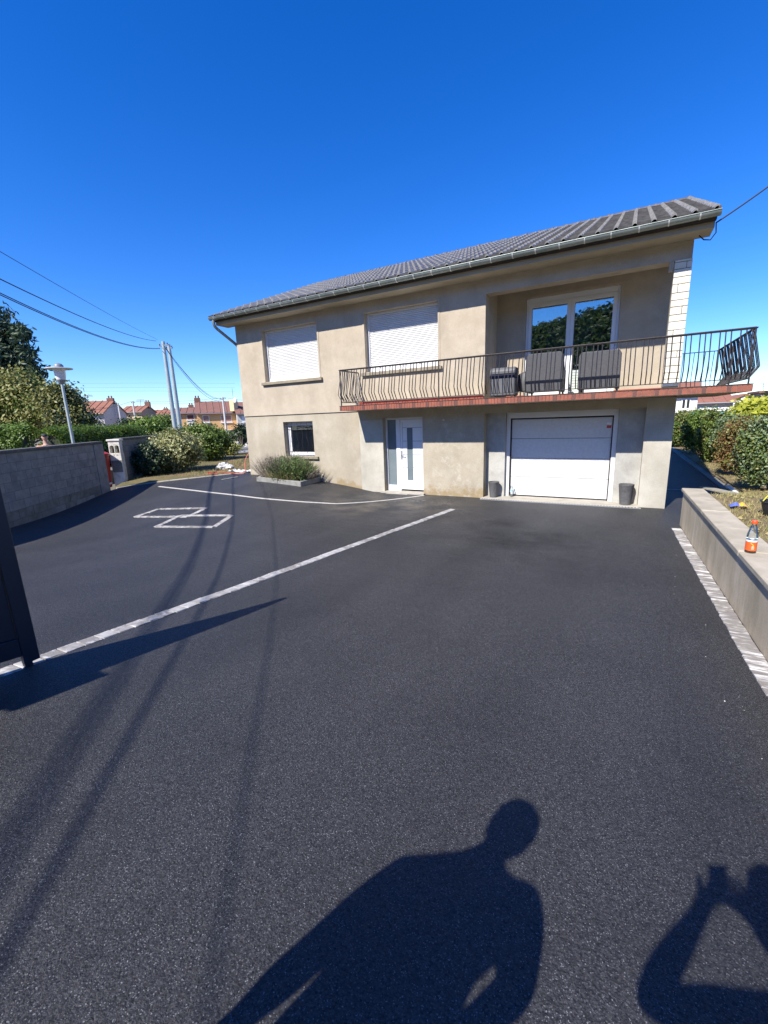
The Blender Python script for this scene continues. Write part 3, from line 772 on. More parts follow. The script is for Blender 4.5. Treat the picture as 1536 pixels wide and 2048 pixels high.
for i in range(n):
    a0, a1 = math.pi * i / n, math.pi * (i + 1) / n; r = .10
    rm.prism([(0, r * math.cos(a0), r * math.sin(a0)), (0, r * math.cos(a1), r * math.sin(a1)), (0, .8 * r * math.cos(a1), .8 * r * math.sin(a1)), (0, .8 * r * math.cos(a0), .8 * r * math.sin(a0))], (.40, 0, 0))
for i in range(n):
    a0, a1 = math.pi * i / n, math.pi * (i + 1) / n; r = .118
    rm.prism([(.36, r * math.cos(a0), r * math.sin(a0)), (.36, r * math.cos(a1), r * math.sin(a1)), (.36, .8 * r * math.cos(a1), .8 * r * math.sin(a1)), (.36, .8 * r * math.cos(a0), .8 * r * math.sin(a0))], (.05, 0, 0))
r0 = rm.build('ridge_tile', 'ridge_tile', roof, True, origin=(0, 0, 0), weld=True)
rz = ridge_z(5.44) - .065
for i in range(32):
    p_ = (EX0 + i * .40, 5.44, rz)
    if i == 0: r0.location = Vector(p_) - Vector(wpos(roof))
    else: place('ridge_tile', r0.data, p_, roof)
# verge tiles along both gable ends
for x in (EX0 - .02, EX1 - .03):
    for i in range(rows):
        s = i * TL; y = -.70 + s * cs; zz = 5.318 + s * sn_
        mb = MB(); mb.obox((x + .02, y + .5 * TL * cs, zz + .5 * TL * sn_ + .0), (1, 0, 0), (0, cs, sn_), (0, -sn_, cs), .02, TL * .53, .045)
        mb.build('verge_tile', 'tile', roof)

# ---- windows with closed roller shutters
def shutter_window(h, label=None):
    x0, x1, z0, z1 = h; yb = .13
    fr = MB(); fr.box((x0 + .002, yb, z0 + .002), (x0 + .06, yb + .07, z1 - .002)); fr.box((x1 - .06, yb, z0 + .002), (x1 - .002, yb + .07, z1 - .002))
    fr.box((x0 + .06, yb + .01, z1 - .05), (x1 - .06, yb + .07, z1 - .002)); fr.box((x0 + .06, yb + .01, z0 + .002), (x1 - .06, yb + .07, z0 + .10))
    w = fr.build('window', 'pvc_white', house, bevel=.004)
    sm_ = MB(); H = .041; yy = yb + .03; nseg = 5
    prof = [(yy + .016 - .018 * math.sin(math.pi * i / nseg), z0 * 0 + H * i / nseg) for i in range(nseg + 1)]
    me = MB()
    for i in range(nseg): me.add([(x0 + .06, prof[i][0], prof[i][1]), (x1 - .06, prof[i][0], prof[i][1]), (x1 - .06, prof[i + 1][0], prof[i + 1][1]), (x0 + .06, prof[i + 1][0], prof[i + 1][1])], [(0, 1, 2, 3)])
    me.add([(x0 + .06, yy + .02, -.002), (x1 - .06, yy + .02, -.002), (x1 - .06, yy + .02, H + .002), (x0 + .06, yy + .02, H + .002)], [(0, 1, 2, 3)])
    z = z0 + .15; k = 0; first = None
    while z < z1 - .05 - H:
        o0 = ((x0 + x1) / 2, yy, z)
        if first is None:
            me.v = [(a, b, c + z) for a, b, c in me.v]; first = me.build('slat', 'shutter_white', w, origin=o0)
        else: place('slat', first.data, o0, w)
        z += H + .003
    MB().box((x0 + .06, yy, z), (x1 - .06, yy + .02, z1 - .05)).build('shutter_box', 'pvc_white', w)
    MB().box((x0 + .065, yy - .006, z0 + .102), (x1 - .065, yy + .02, z0 + .149)).build('bottom_bar', 'shutter_white', w, bevel=.004)
    for xx in (x0 + .35, x1 - .6): MB().box((xx, yy - .016, z0 + .104), (xx + .05, yy - .006, z0 + .118)).build('stop', 'steel', w)
    # raised plaster band round the opening, sill
    rim = MB(); b = .055; yf = -.03
    rim.box((x0 - b, yf, z0), (x0, -.019, z1 + b)); rim.box((x1, yf, z0), (x1 + b, -.019, z1 + b)); rim.box((x0, yf, z1), (x1, -.019, z1 + b)); rim.build('surround', 'plaster', w)
    MB().prism([(x0 - .13, -.10, z0 - .10), (x0 - .13, -.10, z0 - .02), (x0 - .13, .20, z0 + .0), (x0 - .13, .20, z0 - .10)], (x1 - x0 + .24, 0, 0)).build('sill', 'sill_stone', w, bevel=.006)
    return w
shutter_window(W1); shutter_window(W2)

# ---- basement window with wrought bars
x0, x1, z0, z1 = BW; yb = .19
fr = MB(); b = .075
fr.box((x0 + .002, yb, z0 + .002), (x0 + b, yb + .06, z1 - .002)); fr.box((x1 - b, yb, z0 + .002), (x1 - .002, yb + .06, z1 - .002))
fr.box((x0 + b, yb, z1 - b), (x1 - b, yb + .06, z1 - .002)); fr.box((x0 + b, yb, z0 + .002), (x1 - b, yb + .06, z0 + b))
bwin = fr.build('window', 'pvc_white', house, bevel=.006)
fr = MB(); c = .135
fr.box((x0 + b, yb + .012, z0 + b), (x0 + c, yb + .05, z1 - b)); fr.box((x1 - c, yb + .012, z0 + b), (x1 - b, yb + .05, z1 - b))
fr.box((x0 + c, yb + .012, z1 - c), (x1 - c, yb + .05, z1 - b)); fr.box((x0 + c, yb + .012, z0 + b), (x1 - c, yb + .05, z0 + c))
fr.build('sash', 'pvc_white', bwin, bevel=.005)
MB().box((x0 + c, yb + .03, z0 + c), (x1 - c, yb + .036, z1 - c)).build('pane', 'glass', bwin)
MB().box((x0, .32, z0), (x1, .34, z1)).build('backing', 'interior_dark', bwin)
cu = MB()
for i in range(6): cu.prism([(x0 + .14 + i * .03, .27 + .012 * (i % 2), z0 + .1), (x0 + .17 + i * .03, .27 + .012 * ((i + 1) % 2), z0 + .1), (x0 + .17 + i * .03, .275 + .012 * ((i + 1) % 2), z0 + .1), (x0 + .14 + i * .03, .275 + .012 * (i % 2), z0 + .1)], (0, 0, z1 - z0 - .2))
cu.build('curtain', 'screen_panel', bwin)
for zz in (z0 + .14, z1 - .12): MB().tube([(x0 + .0, .07, zz), (x1 - .0, .07, zz)], .009, 6).build('bar', 'rail_iron', bwin)
for i in range(6):
    xx = x0 + .10 + i * (x1 - x0 - .2) / 5; pth = []
    for j in range(13):
        t_ = j / 12; pth.append((xx + .035 * math.sin(t_ * 4 * math.pi) * (1 if i % 2 else -1), .07, z0 + .03 + t_ * (z1 - z0 - .06)))
    MB().tube(pth, .0045, 6).build('bar', 'rail_iron', bwin, True)
MB().box((x0 - .02, -.06, z0 - .08), (x1 + .16, .2, z0)).build('sill', 'sill_stone', bwin, bevel=.006)

# ---- entrance door
x0, x1, z0, z1 = DO[0], DO[1], -.02, DO[3]; yd = .17; xs_d = x0 + .36
fr = MB()
fr.box((x0 + .002, yd, z0), (x0 + .05, yd + .08, z1 - .002)); fr.box((x1 - .05, yd, z0), (x1 - .002, yd + .08, z1 - .002))
fr.box((x0 + .05, yd, z1 - .055), (x1 - .05, yd + .08, z1 - .002)); fr.box((xs_d - .03, yd - .002, z0), (xs_d + .10, yd + .08, z1 - .055)); fr.box((x0 + .05, yd, z0), (xs_d - .03, yd + .08, z0 + .16))
door = fr.build('entrance_door', 'pvc_white', house, bevel=.005)
MB().box((x0 + .05, yd + .035, z0 + .16), (xs_d - .03, yd + .045, z1 - .055)).build('side_light', 'glass_frosted', door)
MB().box((x0 + .03, yd + .10, z0), (xs_d, yd + .11, z1)).build('backing', 'curtain', door)
lx0, lx1, lz0, lz1 = xs_d + .105, x1 - .055, z0 + .05, z1 - .062
gx0, gx1, gz0, gz1 = lx0 + .20, lx0 + .375, lz0 + .26, lz1 - .22
lf = MB(); holes_wall(lf, lx0, lx1, lz0, lz1, yd + .012, .05, [(gx0, gx1, gz0, gz1)]); lf.build('door_leaf', 'pvc_white', door, weld=True)
MB().box((gx0, yd + .03, gz0), (gx1, yd + .036, gz1)).build('door_glass', 'glass_frosted', door)
MB().box((gx0 - .02, yd + .07, gz0), (gx1 + .02, yd + .08, gz1)).build('backing', 'curtain', door)
for i in range(5):
    zz = gz0 + i * (gz1 - gz0) / 4
    for a, b in ((lx0 + .075, gx0 - .002), (gx1 + .002, lx1 - .04)): MB().box((a, yd + .0095, zz - .006), (b, yd + .0125, zz + .006)).build('groove', 'lamp_grey', door)
MB().box((lx0 + .062, yd + .0095, lz0 + .08), (lx0 + .070, yd + .0125, lz1 - .06)).build('groove', 'lamp_grey', door)
hz = 1.02
MB().box((lx0 + .010, yd - .004, hz - .13), (lx0 + .044, yd + .012, hz + .11)).build('handle_plate', 'steel', door, bevel=.004)
MB().tube([(lx0 + .027, yd, hz), (lx0 + .027, yd - .05, hz), (lx0 + .15, yd - .055, hz - .012)], .010, 8).build('handle', 'steel', door, True)
MB().box((x0 - .10, -.10, -.14), (x1 + .05, yd + .08, z0 - .001)).build('threshold', 'kerb_pale', door, bevel=.006)
MB().box((x0 + .12, -.17, -.14), (x1 - .42, -.102, -.048)).build('threshold', 'kerb_pale', door, bevel=.005)
# letter plate / lamp stub on wall
MB().box((7.13, -.02, 1.93), (7.18, .0115, 1.97)).build('wall_fitting', 'pole_concrete', house, bevel=.004)

# ---- garage
x0, x1, z1 = GA[0], GA[1], GA[3]
MB().box((x0 - .002, .27, -.5), (8.69, .5, z1)).build('garage_pier', 'concrete_pier', house)
MB().box((11.16, .27, -.5), (x1 + .002, .5, z1)).build('garage_pier', 'concrete_pier', house)
fr = MB(); fr.box((8.692, .38, -.09), (8.785, .5, z1 - .003)); fr.box((11.065, .38, -.09), (11.158, .5, z1 - .003)); fr.box((8.785, .38, 1.93), (11.065, .5, z1 - .003))
gar = fr.build('garage_door', 'pvc_white', house, bevel=.005)
fr = MB(); fr.box((8.786, .405, -.07), (8.806, .49, 1.929)); fr.box((11.044, .405, -.07), (11.064, .49, 1.929)); fr.box((8.806, .405, 1.902), (11.044, .49, 1.929)); fr.build('seal', 'black_seal', gar)
zz = [-.015, .465, .94, 1.425, 1.90]
for a, b in zip(zz[:-1], zz[1:]):
    MB().box((8.808, .455, a + .004), (11.042, .49, b - .004)).build('door_panel', 'garage_white', gar, bevel=.006)
MB().box((8.808, .466, -.034), (11.042, .492, -.013)).build('seal', 'black_seal', gar)
MB().box((8.80, .478, -.05), (11.05, .50, 1.91)).build('seal', 'black_seal', gar)
MB().box((10.93, .4535, 1.71), (11.025, .4552, 1.775)).build('sticker', 'sticker_white', gar)
MB().box((10.93, .4535, 1.645), (11.025, .4552, 1.7095)).build('sticker', 'sticker_red', gar)
MB().box((10.935, .4528, 1.715), (10.985, .4534, 1.722)).build('sticker_print', 'lamp_grey', gar)
MB().box((8.18, -.13, -.2), (11.69, .45, -.035)).build('garage_threshold', 'kerb_pale', house, bevel=.008)
ch = MB(); ch.box((8.2, -.20, -.12), (11.72, -.131, -.044)); drain = ch.build('drain_channel', 'steel', house)
for i in range(58):
    if i == 0: sl0 = MB().box((8.24, -.19, -.0445), (8.265, -.142, -.0415)).build('slot', 'black_seal', drain); base0 = wpos(sl0)
    else: place('slot', sl0.data, base0 + np.array([i * .06, 0, 0]), drain)

# ---- loggia glazed door
x0, x1, z0, z1 = 8.93, 11.0, 2.42, 4.80; yf = 1.14; xm = (x0 + x1) / 2
fr = MB(); fr.box((x0 + .002, yf, z0), (x0 + .06, yf + .08, z1 - .002)); fr.box((x1 - .06, yf, z0), (x1 - .002, yf + .08, z1 - .002)); fr.box((x0 + .06, yf, z1 - .13), (x1 - .06, yf + .08, z1 - .002)); fr.box((x0 + .06, yf, z0), (x1 - .06, yf + .08, z0 + .06))
fw = fr.build('balcony_door', 'pvc_white', house, bevel=.006)
for a, b in ((x0 + .061, xm - .001), (xm + .001, x1 - .061)):
    s = MB(); e = .085
    s.box((a, yf - .012, z0 + .061), (a + e, yf + .06, z1 - .131)); s.box((b - e, yf - .012, z0 + .061), (b, yf + .06, z1 - .131)); s.box((a + e, yf - .012, z1 - .131 - e), (b - e, yf + .06, z1 - .131)); s.box((a + e, yf - .012, z0 + .061), (b - e, yf + .06, z0 + .16))
    s.build('sash', 'pvc_white', fw, bevel=.006)
    MB().box((a + e, yf + .02, z0 + .16), (b - e, yf + .028, z1 - .131 - e)).build('pane', 'glass', fw)
for (a, b, c) in ((9.40, 9.95, .26), (10.05, 10.46, .26)):
    cu = MB(); k = 14
    for i in range(k):
        q0, q1 = a + (b - a) * i / k, a + (b - a) * (i + 1) / k; w0, w1 = .03 * (i % 2), .03 * ((i + 1) % 2)
        cu.prism([(q0, yf + c + w0, z0 + .03), (q1, yf + c + w1, z0 + .03), (q1, yf + c + w1 + .004, z0 + .03), (q0, yf + c + w0 + .004, z0 + .03)], (0, 0, z1 - z0 - .2))
    cu.build('curtain', 'curtain', fw)
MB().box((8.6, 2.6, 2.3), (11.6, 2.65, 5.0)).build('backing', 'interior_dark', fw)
rim = MB(); b = .06; rim.box((x0 - b, 1.085, 2.5), (x0, 1.101, z1 + b)); rim.box((x1, 1.085, 2.5), (x1 + b, 1.101, z1 + b)); rim.box((x0, 1.085, z1), (x1, 1.101, z1 + b)); rim.build('surround', 'plaster', fw)

# ---- balcony slab edged with brick slips
BX0, BX1, BY, SY = 4.52, 13.16, -.89, 2.5
sb = MB(); sb.box((BX0 + .012, BY + .012, 2.275), (XR + .0, -.021, 2.39)); sb.box((XR + .001, BY + .012, 2.275), (BX1 - .012, SY, 2.39)); bal = sb.build('balcony_slab', 'plaster_low', house)
sb = MB(); sb.box((BX0 + .02, BY + .02, 2.391), (8.21, -.022, 2.397)); sb.box((8.21, BY + .02, 2.391), (BX1 - .02, -.022, 2.397)); sb.box((XR + .003, -.022, 2.391), (BX1 - .02, SY, 2.397)); sb.build('balcony_paving', 'kerb_pale', house)
e0 = None
def slips(p, d, L, nrm, k0):
    n = int(L / .072)
    for i in range(n):
        c = np.array(p) + np.array(d) * (i + .5) * L / n
        mm = 'brick_edge' if (i * 7 + k0) % 5 else 'brick_edge_dark'
        key = (mm, abs(d[0]) > .5)
        if key not in SL_M:
            hx, hy = (.5 * L / n - .003, .007) if abs(d[0]) > .5 else (.007, .5 * L / n - .003)
            ob = MB().box((c[0] - hx, c[1] - hy, 2.277), (c[0] + hx, c[1] + hy, 2.393)).build('brick_slip', mm, bal); SL_M[key] = ob.data; continue
        place('brick_slip', SL_M[key], (c[0], c[1], 2.277 + random.uniform(-.0015, .0015)), bal)
SL_M = {}
slips((BX0, BY + .004, 0), (1, 0, 0), BX1 - BX0, (0, -1, 0), 0)
slips((BX0 + .004, BY + .01, 0), (0, 1, 0), -.02 - BY - .012, (-1, 0, 0), 2)
slips((BX1 - .004, BY + .01, 0), (0, 1, 0), SY - BY - .02, (1, 0, 0), 1)
MB().box((BX0 - .004, BY - .012, 2.398), (BX1 + .004, BY + .07, 2.410)).build('slab_trim', 'fascia', house)

# ---- wrought railing
RZ = 3.32; RY = -.86
rail = MB(); rail.tube([(4.56, RY, RZ), (13.10, RY, RZ)], .021, 8)
rl = rail.build('railing', 'rail_iron', house, True)
MB().box((4.54, RY - .024, RZ), (13.12, RY + .024, RZ + .012)).build('hand_rail', 'rail_iron', rl, bevel=.003)
MB().box((4.58, RY - .012, 2.488), (13.09, RY + .006, 2.502)).build('lower_rail', 'rail_iron', rl)
def bar_path(p, out):
    """belly-fronted baluster: leans outwards, kinks, comes back to the lower rail"""
    o = np.array(out, float); q = np.array([p[0], p[1], 0.0])
    return [q + [0, 0, RZ], q + o * .128 + [0, 0, 2.735], q + o * .135 + [0, 0, 2.705], q + o * .125 + [0, 0, 2.675], q + o * .004 + [0, 0, 2.495]]
fb = MB().tube(bar_path((0, 0), (0, -1, 0)), .0105, 6).build('baluster', 'rail_iron', rl, True, origin=(0, 0, 0)); used = False
xx = 4.66; k = 0
while xx < 13.06:
    if min(abs(xx - q) for q in (7.36, 10.25)) > .03:
        if not used: fb.location = Vector((xx, RY, 0)) - Vector(wpos(rl)); used = True
        else: place('baluster', fb.data, (xx, RY, 0), rl)
    xx += .078 if k % 3 != 2 else .128
    k += 1
for xx in (4.565, 7.36, 10.25, 13.095):
    MB().box((xx - .012, RY - .012, 2.405), (xx + .012, RY + .012, RZ)).build('post', 'rail_iron', rl)
# left return to the wall
MB().tube([(4.56, RY, RZ), (4.62, -.03, RZ - .005)], .017, 8).build('hand_rail', 'rail_iron', rl)
MB().tube([(4.59, RY, 2.495), (4.62, -.03, 2.495)], .008, 6).build('lower_rail', 'rail_iron', rl)
for i in range(9):
    y = RY + .06 + i * .09 - (.02 if i % 3 == 2 else 0)
    MB().tube(bar_path((4.57, y), (-1, 0, 0)), .0085, 6).build('baluster', 'rail_iron', rl, True)
# side balcony, right: flat-bar baskets seen in profile, then back to the house
MB().box((13.075, RY, RZ - .004), (13.125, 2.44, RZ + .012)).build('hand_rail', 'rail_iron', rl)
MB().box((13.085, RY, 2.488), (13.105, 2.44, 2.502)).build('lower_rail', 'rail_iron', rl)
MB().box((XR, 2.43, RZ - .004), (13.10, 2.47, RZ + .012)).build('hand_rail', 'rail_iron', rl)
MB().box((XR, 2.44, 2.488), (13.09, 2.456, 2.502)).build('lower_rail', 'rail_iron', rl)
y = RY + .10; k = 0
while y < 2.4:
    MB().tube(bar_path((13.10, y), (1, 0, 0)), .0085, 6).build('baluster', 'rail_iron', rl, True)
    y += .085 if k % 3 != 2 else .13; k += 1
xx = XR + .1; k = 0
while xx < 13.05:
    MB().tube(bar_path((xx, 2.45), (0, 1, 0)), .0075, 6).build('baluster', 'rail_iron', rl, True)
    xx += .085 if k % 3 != 2 else .13; k += 1
for q in ((13.10, 2.45), (13.10, .8)): MB().box((q[0] - .012, q[1] - .012, 2.397), (q[0] + .012, q[1] + .012, RZ)).build('post', 'rail_iron', rl)

# ================================================================== BALCONY FURNITURE
FL = 2.397
def armchair(x, y, label, w=.62, hb=.80, side=1):
    t = thing('outdoor_armchair', label, 'armchair', (x, y, FL), 'wicker armchairs on the balcony')
    m = MB(); m.prism([(x - w / 2, y - .30, FL + .10), (x - w / 2, y - .35, FL + hb - .08), (x - w / 2 + .05, y - .355, FL + hb), (x + w / 2 - .05, y - .355, FL + hb), (x + w / 2, y - .35, FL + hb - .08), (x + w / 2, y - .30, FL + .10)], (0, .06, 0)); m.build('backrest', 'wicker', t, bevel=.015)
    for s in (-1, 1):
        xx = x + s * (w / 2 - .045)
        m = MB(); m.prism([(xx - .045, y - .29, FL + .10), (xx - .045, y + .33, FL + .10), (xx - .045, y + .33, FL + .58), (xx - .045, y + .05, FL + .62), (xx - .045, y - .29, FL + hb - .06)], (.09, 0, 0)); m.build('armrest', 'wicker', t, bevel=.012)
        for yy in (-.26, .30): MB().box((xx - .02, y + yy - .02, FL), (xx + .02, y + yy + .02, FL + .11)).build('leg', 'rail_iron', t)
    MB().box((x - w / 2 + .092, y - .235, FL + .12), (x + w / 2 - .092, y + .32, FL + .34)).build('seat', 'wicker', t, bevel=.01)
    MB().box((x - w / 2 + .10, y - .23, FL + .342), (x + w / 2 - .10, y + .31, FL + .42)).build('cushion', 'cushion', t, bevel=.03)
    return t
armchair(9.62, .05, 'dark grey wicker armchair on the balcony, left of the glass door mullion', .78, .93)
armchair(10.72, .05, 'grey wicker armchair on the balcony in front of the right glass pane', .80, .86)
t = thing('barbecue', 'grey barbecue with a dark band standing at the left end of the recessed balcony', 'barbecue', (8.72, -.18, FL))
MB().box((8.46, -.42, FL + .06), (9.02, .02, FL + .46)).build('cabinet', 'cover_grey', t, bevel=.02)
MB().box((8.455, -.425, FL + .462), (9.025, .025, FL + .53)).build('band', 'navy_band', t)
m = MB(); m.prism([(8.455, -.42, FL + .532), (8.455, -.42, FL + .62), (8.455, -.36, FL + .69), (8.455, -.05, FL + .69), (8.455, .02, FL + .62), (8.455, .02, FL + .532)], (.57, 0, 0)); m.build('hood', 'cover_grey', t, bevel=.02)
for xx in (8.50, 8.96):
    for yy in (-.38, -.03): MB().box((xx - .02, yy - .02, FL), (xx + .02, yy + .02, FL + .062)).build('leg', 'rail_iron', t)
m = MB(); m.lathe([(.02, .14), (.17, .16), (.21, .30), (.21, .42), (.17, .55), (.06, .60)], (9.18, .12, FL), 16); 
t2 = thing('round_stool', 'round grey pouf between the barbecue and the left armchair', 'stool', (9.18, .12, FL)); m.build('seat', 'cover_grey', t2, True)
for a in range(4): MB().tube([(9.18 + .13 * math.cos(a * 1.571), .12 + .13 * math.sin(a * 1.571), FL), (9.18 + .13 * math.cos(a * 1.571), .12 + .13 * math.sin(a * 1.571), FL + .18)], .014, 6).build('leg', 'rail_iron', t2)
t = thing('folding_screen', 'pale slatted panel standing behind the balcony rail between the armchairs', 'panel', (10.22, .55, FL))
for i in range(9): MB().box((10.06, .55, FL + .05 + i * .06), (10.38, .565, FL + .102 + i * .06)).build('slat', 'screen_panel', t)
for xx in (10.05, 10.38): MB().box((xx, .548, FL), (xx + .02, .568, FL + .60)).build('side_post', 'pvc_white', t)

# ================================================================== POTS AND BOTTLES BY THE GARAGE
def pot(x, y, z, h, r, label):
    t = thing('plant_pot', label, 'pot', (x, y, z), 'grey pots flanking the garage')
    m = MB(); m.lathe([(r * .70, 0), (r * .72, .01), (r * .98, h * .94), (r * 1.0, h * .95), (r * 1.0, h), (r * .90, h), (r * .88, h * .80), (.01, h * .80)], (x, y, z), 28); m.build('body', 'pot', t, True)
    m = MB(); m.lathe([(r * .875, h * .802), (.01, h * .815)], (x, y, z), 20); m.build('soil', 'soil', t)
pot(8.47, .10, -.035, .40, .135, 'shorter tapered grey pot at the left side of the garage door')
pot(11.42, .10, -.035, .46, .155, 'taller tapered grey pot at the right side of the garage door')
bx, by, bz = 8.88, .30, -.035
t = thing('water_bottle', 'clear water bottle standing before the left edge of the garage door', 'bottle', (bx, by, bz))
MB().lathe([(.036, 0), (.042, .01), (.042, .20), (.036, .235), (.016, .275), (.014, .295)], (bx, by, bz), 16).build('body', 'bottle_plastic', t, True)
MB().lathe([(.0425, .12), (.0425, .165)], (bx, by, bz), 16).build('label_band', 'bottle_blue', t, True)
MB().lathe([(.016, .295), (.016, .315)], (bx, by, bz), 12).build('cap', 'label_white', t, True)

# ================================================================== PLANTER AND LAVENDER
px0, px1, py0 = 1.28, 3.05, -1.0
t = thing('flower_bed', 'low concrete-edged flower bed under the barred basement window', 'planter', (2.15, -.5, float(gz(2.1, -.5))))
def kz(x, y): return float(gz(x, y))
segs = [((px0, py0), (2.13, py0)), ((2.14, py0), (px1, py0))]
for (a, b) in segs:
    za, zb = kz(*a), kz(*b); m = MB()
    m.prism([(a[0], py0, za - .1), (b[0], py0, zb - .1), (b[0], py0, zb + .15), (a[0], py0, za + .13)], (0, .09, 0)); m.build('kerb_stone', 'kerb', t, bevel=.01)
for xx, s in ((px0, 1), (px1 - .10, 1)):
    m = MB(); za, zb = kz(xx, py0), kz(xx, 0)
    m.prism([(xx, py0 + .092, za - .1), (xx, -.0, zb - .1), (xx, -.0, zb + .13), (xx, py0 + .092, za + .145)], (.10, 0, 0)); m.build('kerb_stone', 'kerb', t, bevel=.01)
V = MB(); V.prism([(px0 + .1, py0 + .09, kz(px0, py0) - .08), (px1 - .1, py0 + .09, kz(px1, py0) - .08), (px1 - .1, py0 + .09, kz(px1, py0) + .10), (px0 + .1, py0 + .09, kz(px0, py0) + .08)], (0, -py0 - .10, .06)); V.build('soil', 'soil', t)
lav = thing('lavender_bush', 'overgrown lavender bush with dry spikes in the flower bed', 'bush', (2.2, -.55, kz(2.2, -.55) + .1))
def spikes(name, mname, n, c, r, h0, h1, dirb, w, droop=.1):
    P = []; F = []; R = []
    for i in range(n):
        a = rng.uniform(0, 2 * math.pi); rr = rng.random() ** .5 * r * .55
        b = np.array([c[0] + rr * math.cos(a) * 1.3, c[1] + rr * math.sin(a) * .7, c[2]])
        L_ = rng.uniform(h0, h1); tilt = rng.uniform(.05, .95) * (rr / (r * .55)) ** .6
        d = np.array([math.cos(a) * tilt * 1.15 + dirb[0], math.sin(a) * tilt * .8 + dirb[1], 1.0]); d /= np.linalg.norm(d)
        mid = b + d * L_ * .55; tip = b + d * L_ + np.array([0, 0, -droop * L_ * tilt])
        s = np.cross(d, rng.normal(size=3)); s /= np.linalg.norm(s); s *= w
        k = len(P); P += [b - s, b + s, mid + s * .8, mid - s * .8, tip]; F += [(k, k + 1, k + 2, k + 3), (k + 3, k + 2, k + 4)]; R += [rng.random()] * 2
    me = bpy.data.meshes.new(name); o0 = np.array(c); me.from_pydata([tuple(q - o0) for q in P], [], F); me.materials.append(MATS[mname]); me.update()
    at_ = me.attributes.new('rnd', 'FLOAT', 'FACE'); at_.data.foreach_set('value', np.array(R, np.float32))
    return place(name, me, o0, lav)
lz = kz(2.2, -.55) + .08
spikes('foliage', 'lavender_green', 1500, (2.3, -.55, lz), .95, .34, .80, (.08, -.05), .0075, .25)
for mm_, n_, e_l in (('lavender_green', 9500, [(2.4, -.55, lz + .22, .62, .40, .42), (2.0, -.55, lz + .16, .5, .38, .34)]), ('lavender_dry', 2600, [(1.8, -.55, lz + .28, .55, .36, .38)])):
    P_, N_, r_ = cloud(e_l, n_, .07, 14, fill=.35); kk = P_[:, 2] > lz; leaf_mesh('foliage', mm_, lav, P_[kk], N_[kk] * [1, 1, .4], .026, r_[kk], 3.0)
spikes('foliage', 'grass_dry', 900, (2.2, -.68, lz), .9, .25, .5, (.0, -.2), .005, .5)
spikes('flower_spikes', 'lavender_dry', 700, (1.9, -.55, lz), 1.0, .5, 1.0, (-.15, -.05), .006, .15)
spikes('flower_spikes', 'lavender_dry', 260, (2.75, -.5, lz), .55, .35, .75, (.5, .0), .004, .3)
spikes('flower_spikes', 'lavender_dry', 120, (1.7, -.5, lz), .5, .5, .95, (-.5, .0), .004, .3)

# ================================================================== PAVER BANDS
def paver_mesh(L, W_, seed, mm):
    r = random.Random(seed); mb = MB()
    j = lambda s: r.uniform(-s, s)
    a, b = L / 2, W_ / 2
    lo = [(-a, -b), (a, -b), (a, b), (-a, b)]; top = [(x * .94 + j(.004), y * .94 + j(.004), .010 + j(.003)) for x, y in lo]
    mb.add([(x + j(.004), y + j(.004), -.05) for x, y in lo] + [(x + j(.003), y + j(.003), .003) for x, y in lo] + top,
           [(0, 1, 5, 4), (1, 2, 6, 5), (2, 3, 7, 6), (3, 0, 4, 7), (4, 5, 9, 8), (5, 6, 10, 9), (6, 7, 11, 10), (7, 4, 8, 11), (8, 9, 10, 11)])
    me = bpy.data.meshes.new('paver'); me.from_pydata(mb.v, [], mb.f); me.materials.append(MATS[mm]); me.update(); return me
PM = {}
def pavers(par, a, b, W_, step, mats, jitter=.006, lift=0.0):
    a, b = np.array(a[:2]), np.array(b[:2]); L = np.linalg.norm(b - a); d = (b - a) / L; n = max(1, int(round(L / step)))
    ang = math.atan2(d[1], d[0])
    for i in range(n):
        c = a + d * (i + .5) * L / n; key = (round(L / n, 3), W_, random.randrange(3), random.choice(mats))
        if key not in PM: PM[key] = paver_mesh(L / n - .006, W_, hash(key[:3]) & 255, key[3])
        x, y = c + np.array([-d[1], d[0]]) * random.uniform(-jitter, jitter); z = float(gz(x, y)); e = .1
        nx, ny = -(float(gz(x + e, y)) - z) / e, -(float(gz(x, y + e)) - z) / e
        N_ = Vector((nx, ny, 1)).normalized(); X_ = Vector((d[0], d[1], 0)); X_ = (X_ - N_ * X_.dot(N_)).normalized(); Y_ = N_.cross(X_)
        rot = Matrix((X_, Y_, N_)).transposed().to_euler()
        place('paver', PM[key], (x, y, z + lift + random.uniform(-.002, .002)), par, (rot.x, rot.y, rot.z + random.uniform(-.03, .03)))
LB = ground(906, 1018.5); sight = [ground(40 + (906 - 40) * i / 14, 1332.5 + (1018.5 - 1332.5) * i / 14) for i in range(15)]
LA = sight[0]
t = thing('paver_band', 'long straight band of pale setts running from the gate to the garage', 'pavers', (LA[0], LA[1], float(gz(LA[0], LA[1]))))
sight = [sight[0] + (sight[0] - sight[1]) * 1.5] + sight
sl_ = np.concatenate([[0], np.cumsum([np.linalg.norm((b - a)[:2]) for a, b in zip(sight[:-1], sight[1:])])]); kp = np.linspace(0, sl_[-1], 9)
kx_ = [np.array([np.interp(q, sl_, [w[0] for w in sight]), np.interp(q, sl_, [w[1] for w in sight]), 0]) for q in kp]
for a, b in zip(kx_[:-1], kx_[1:]): pavers(t, a, b, .140, .150, ['paver_a', 'paver_b', 'paver_a', 'paver_c'], .003)
sq = {'a': [(265, 1034.6), (316, 1018), (417, 1016), (378.5, 1034.6)], 'b': [(357.6, 1030.7), (468, 1030.7), (430.6, 1055.4), (306, 1055)]}
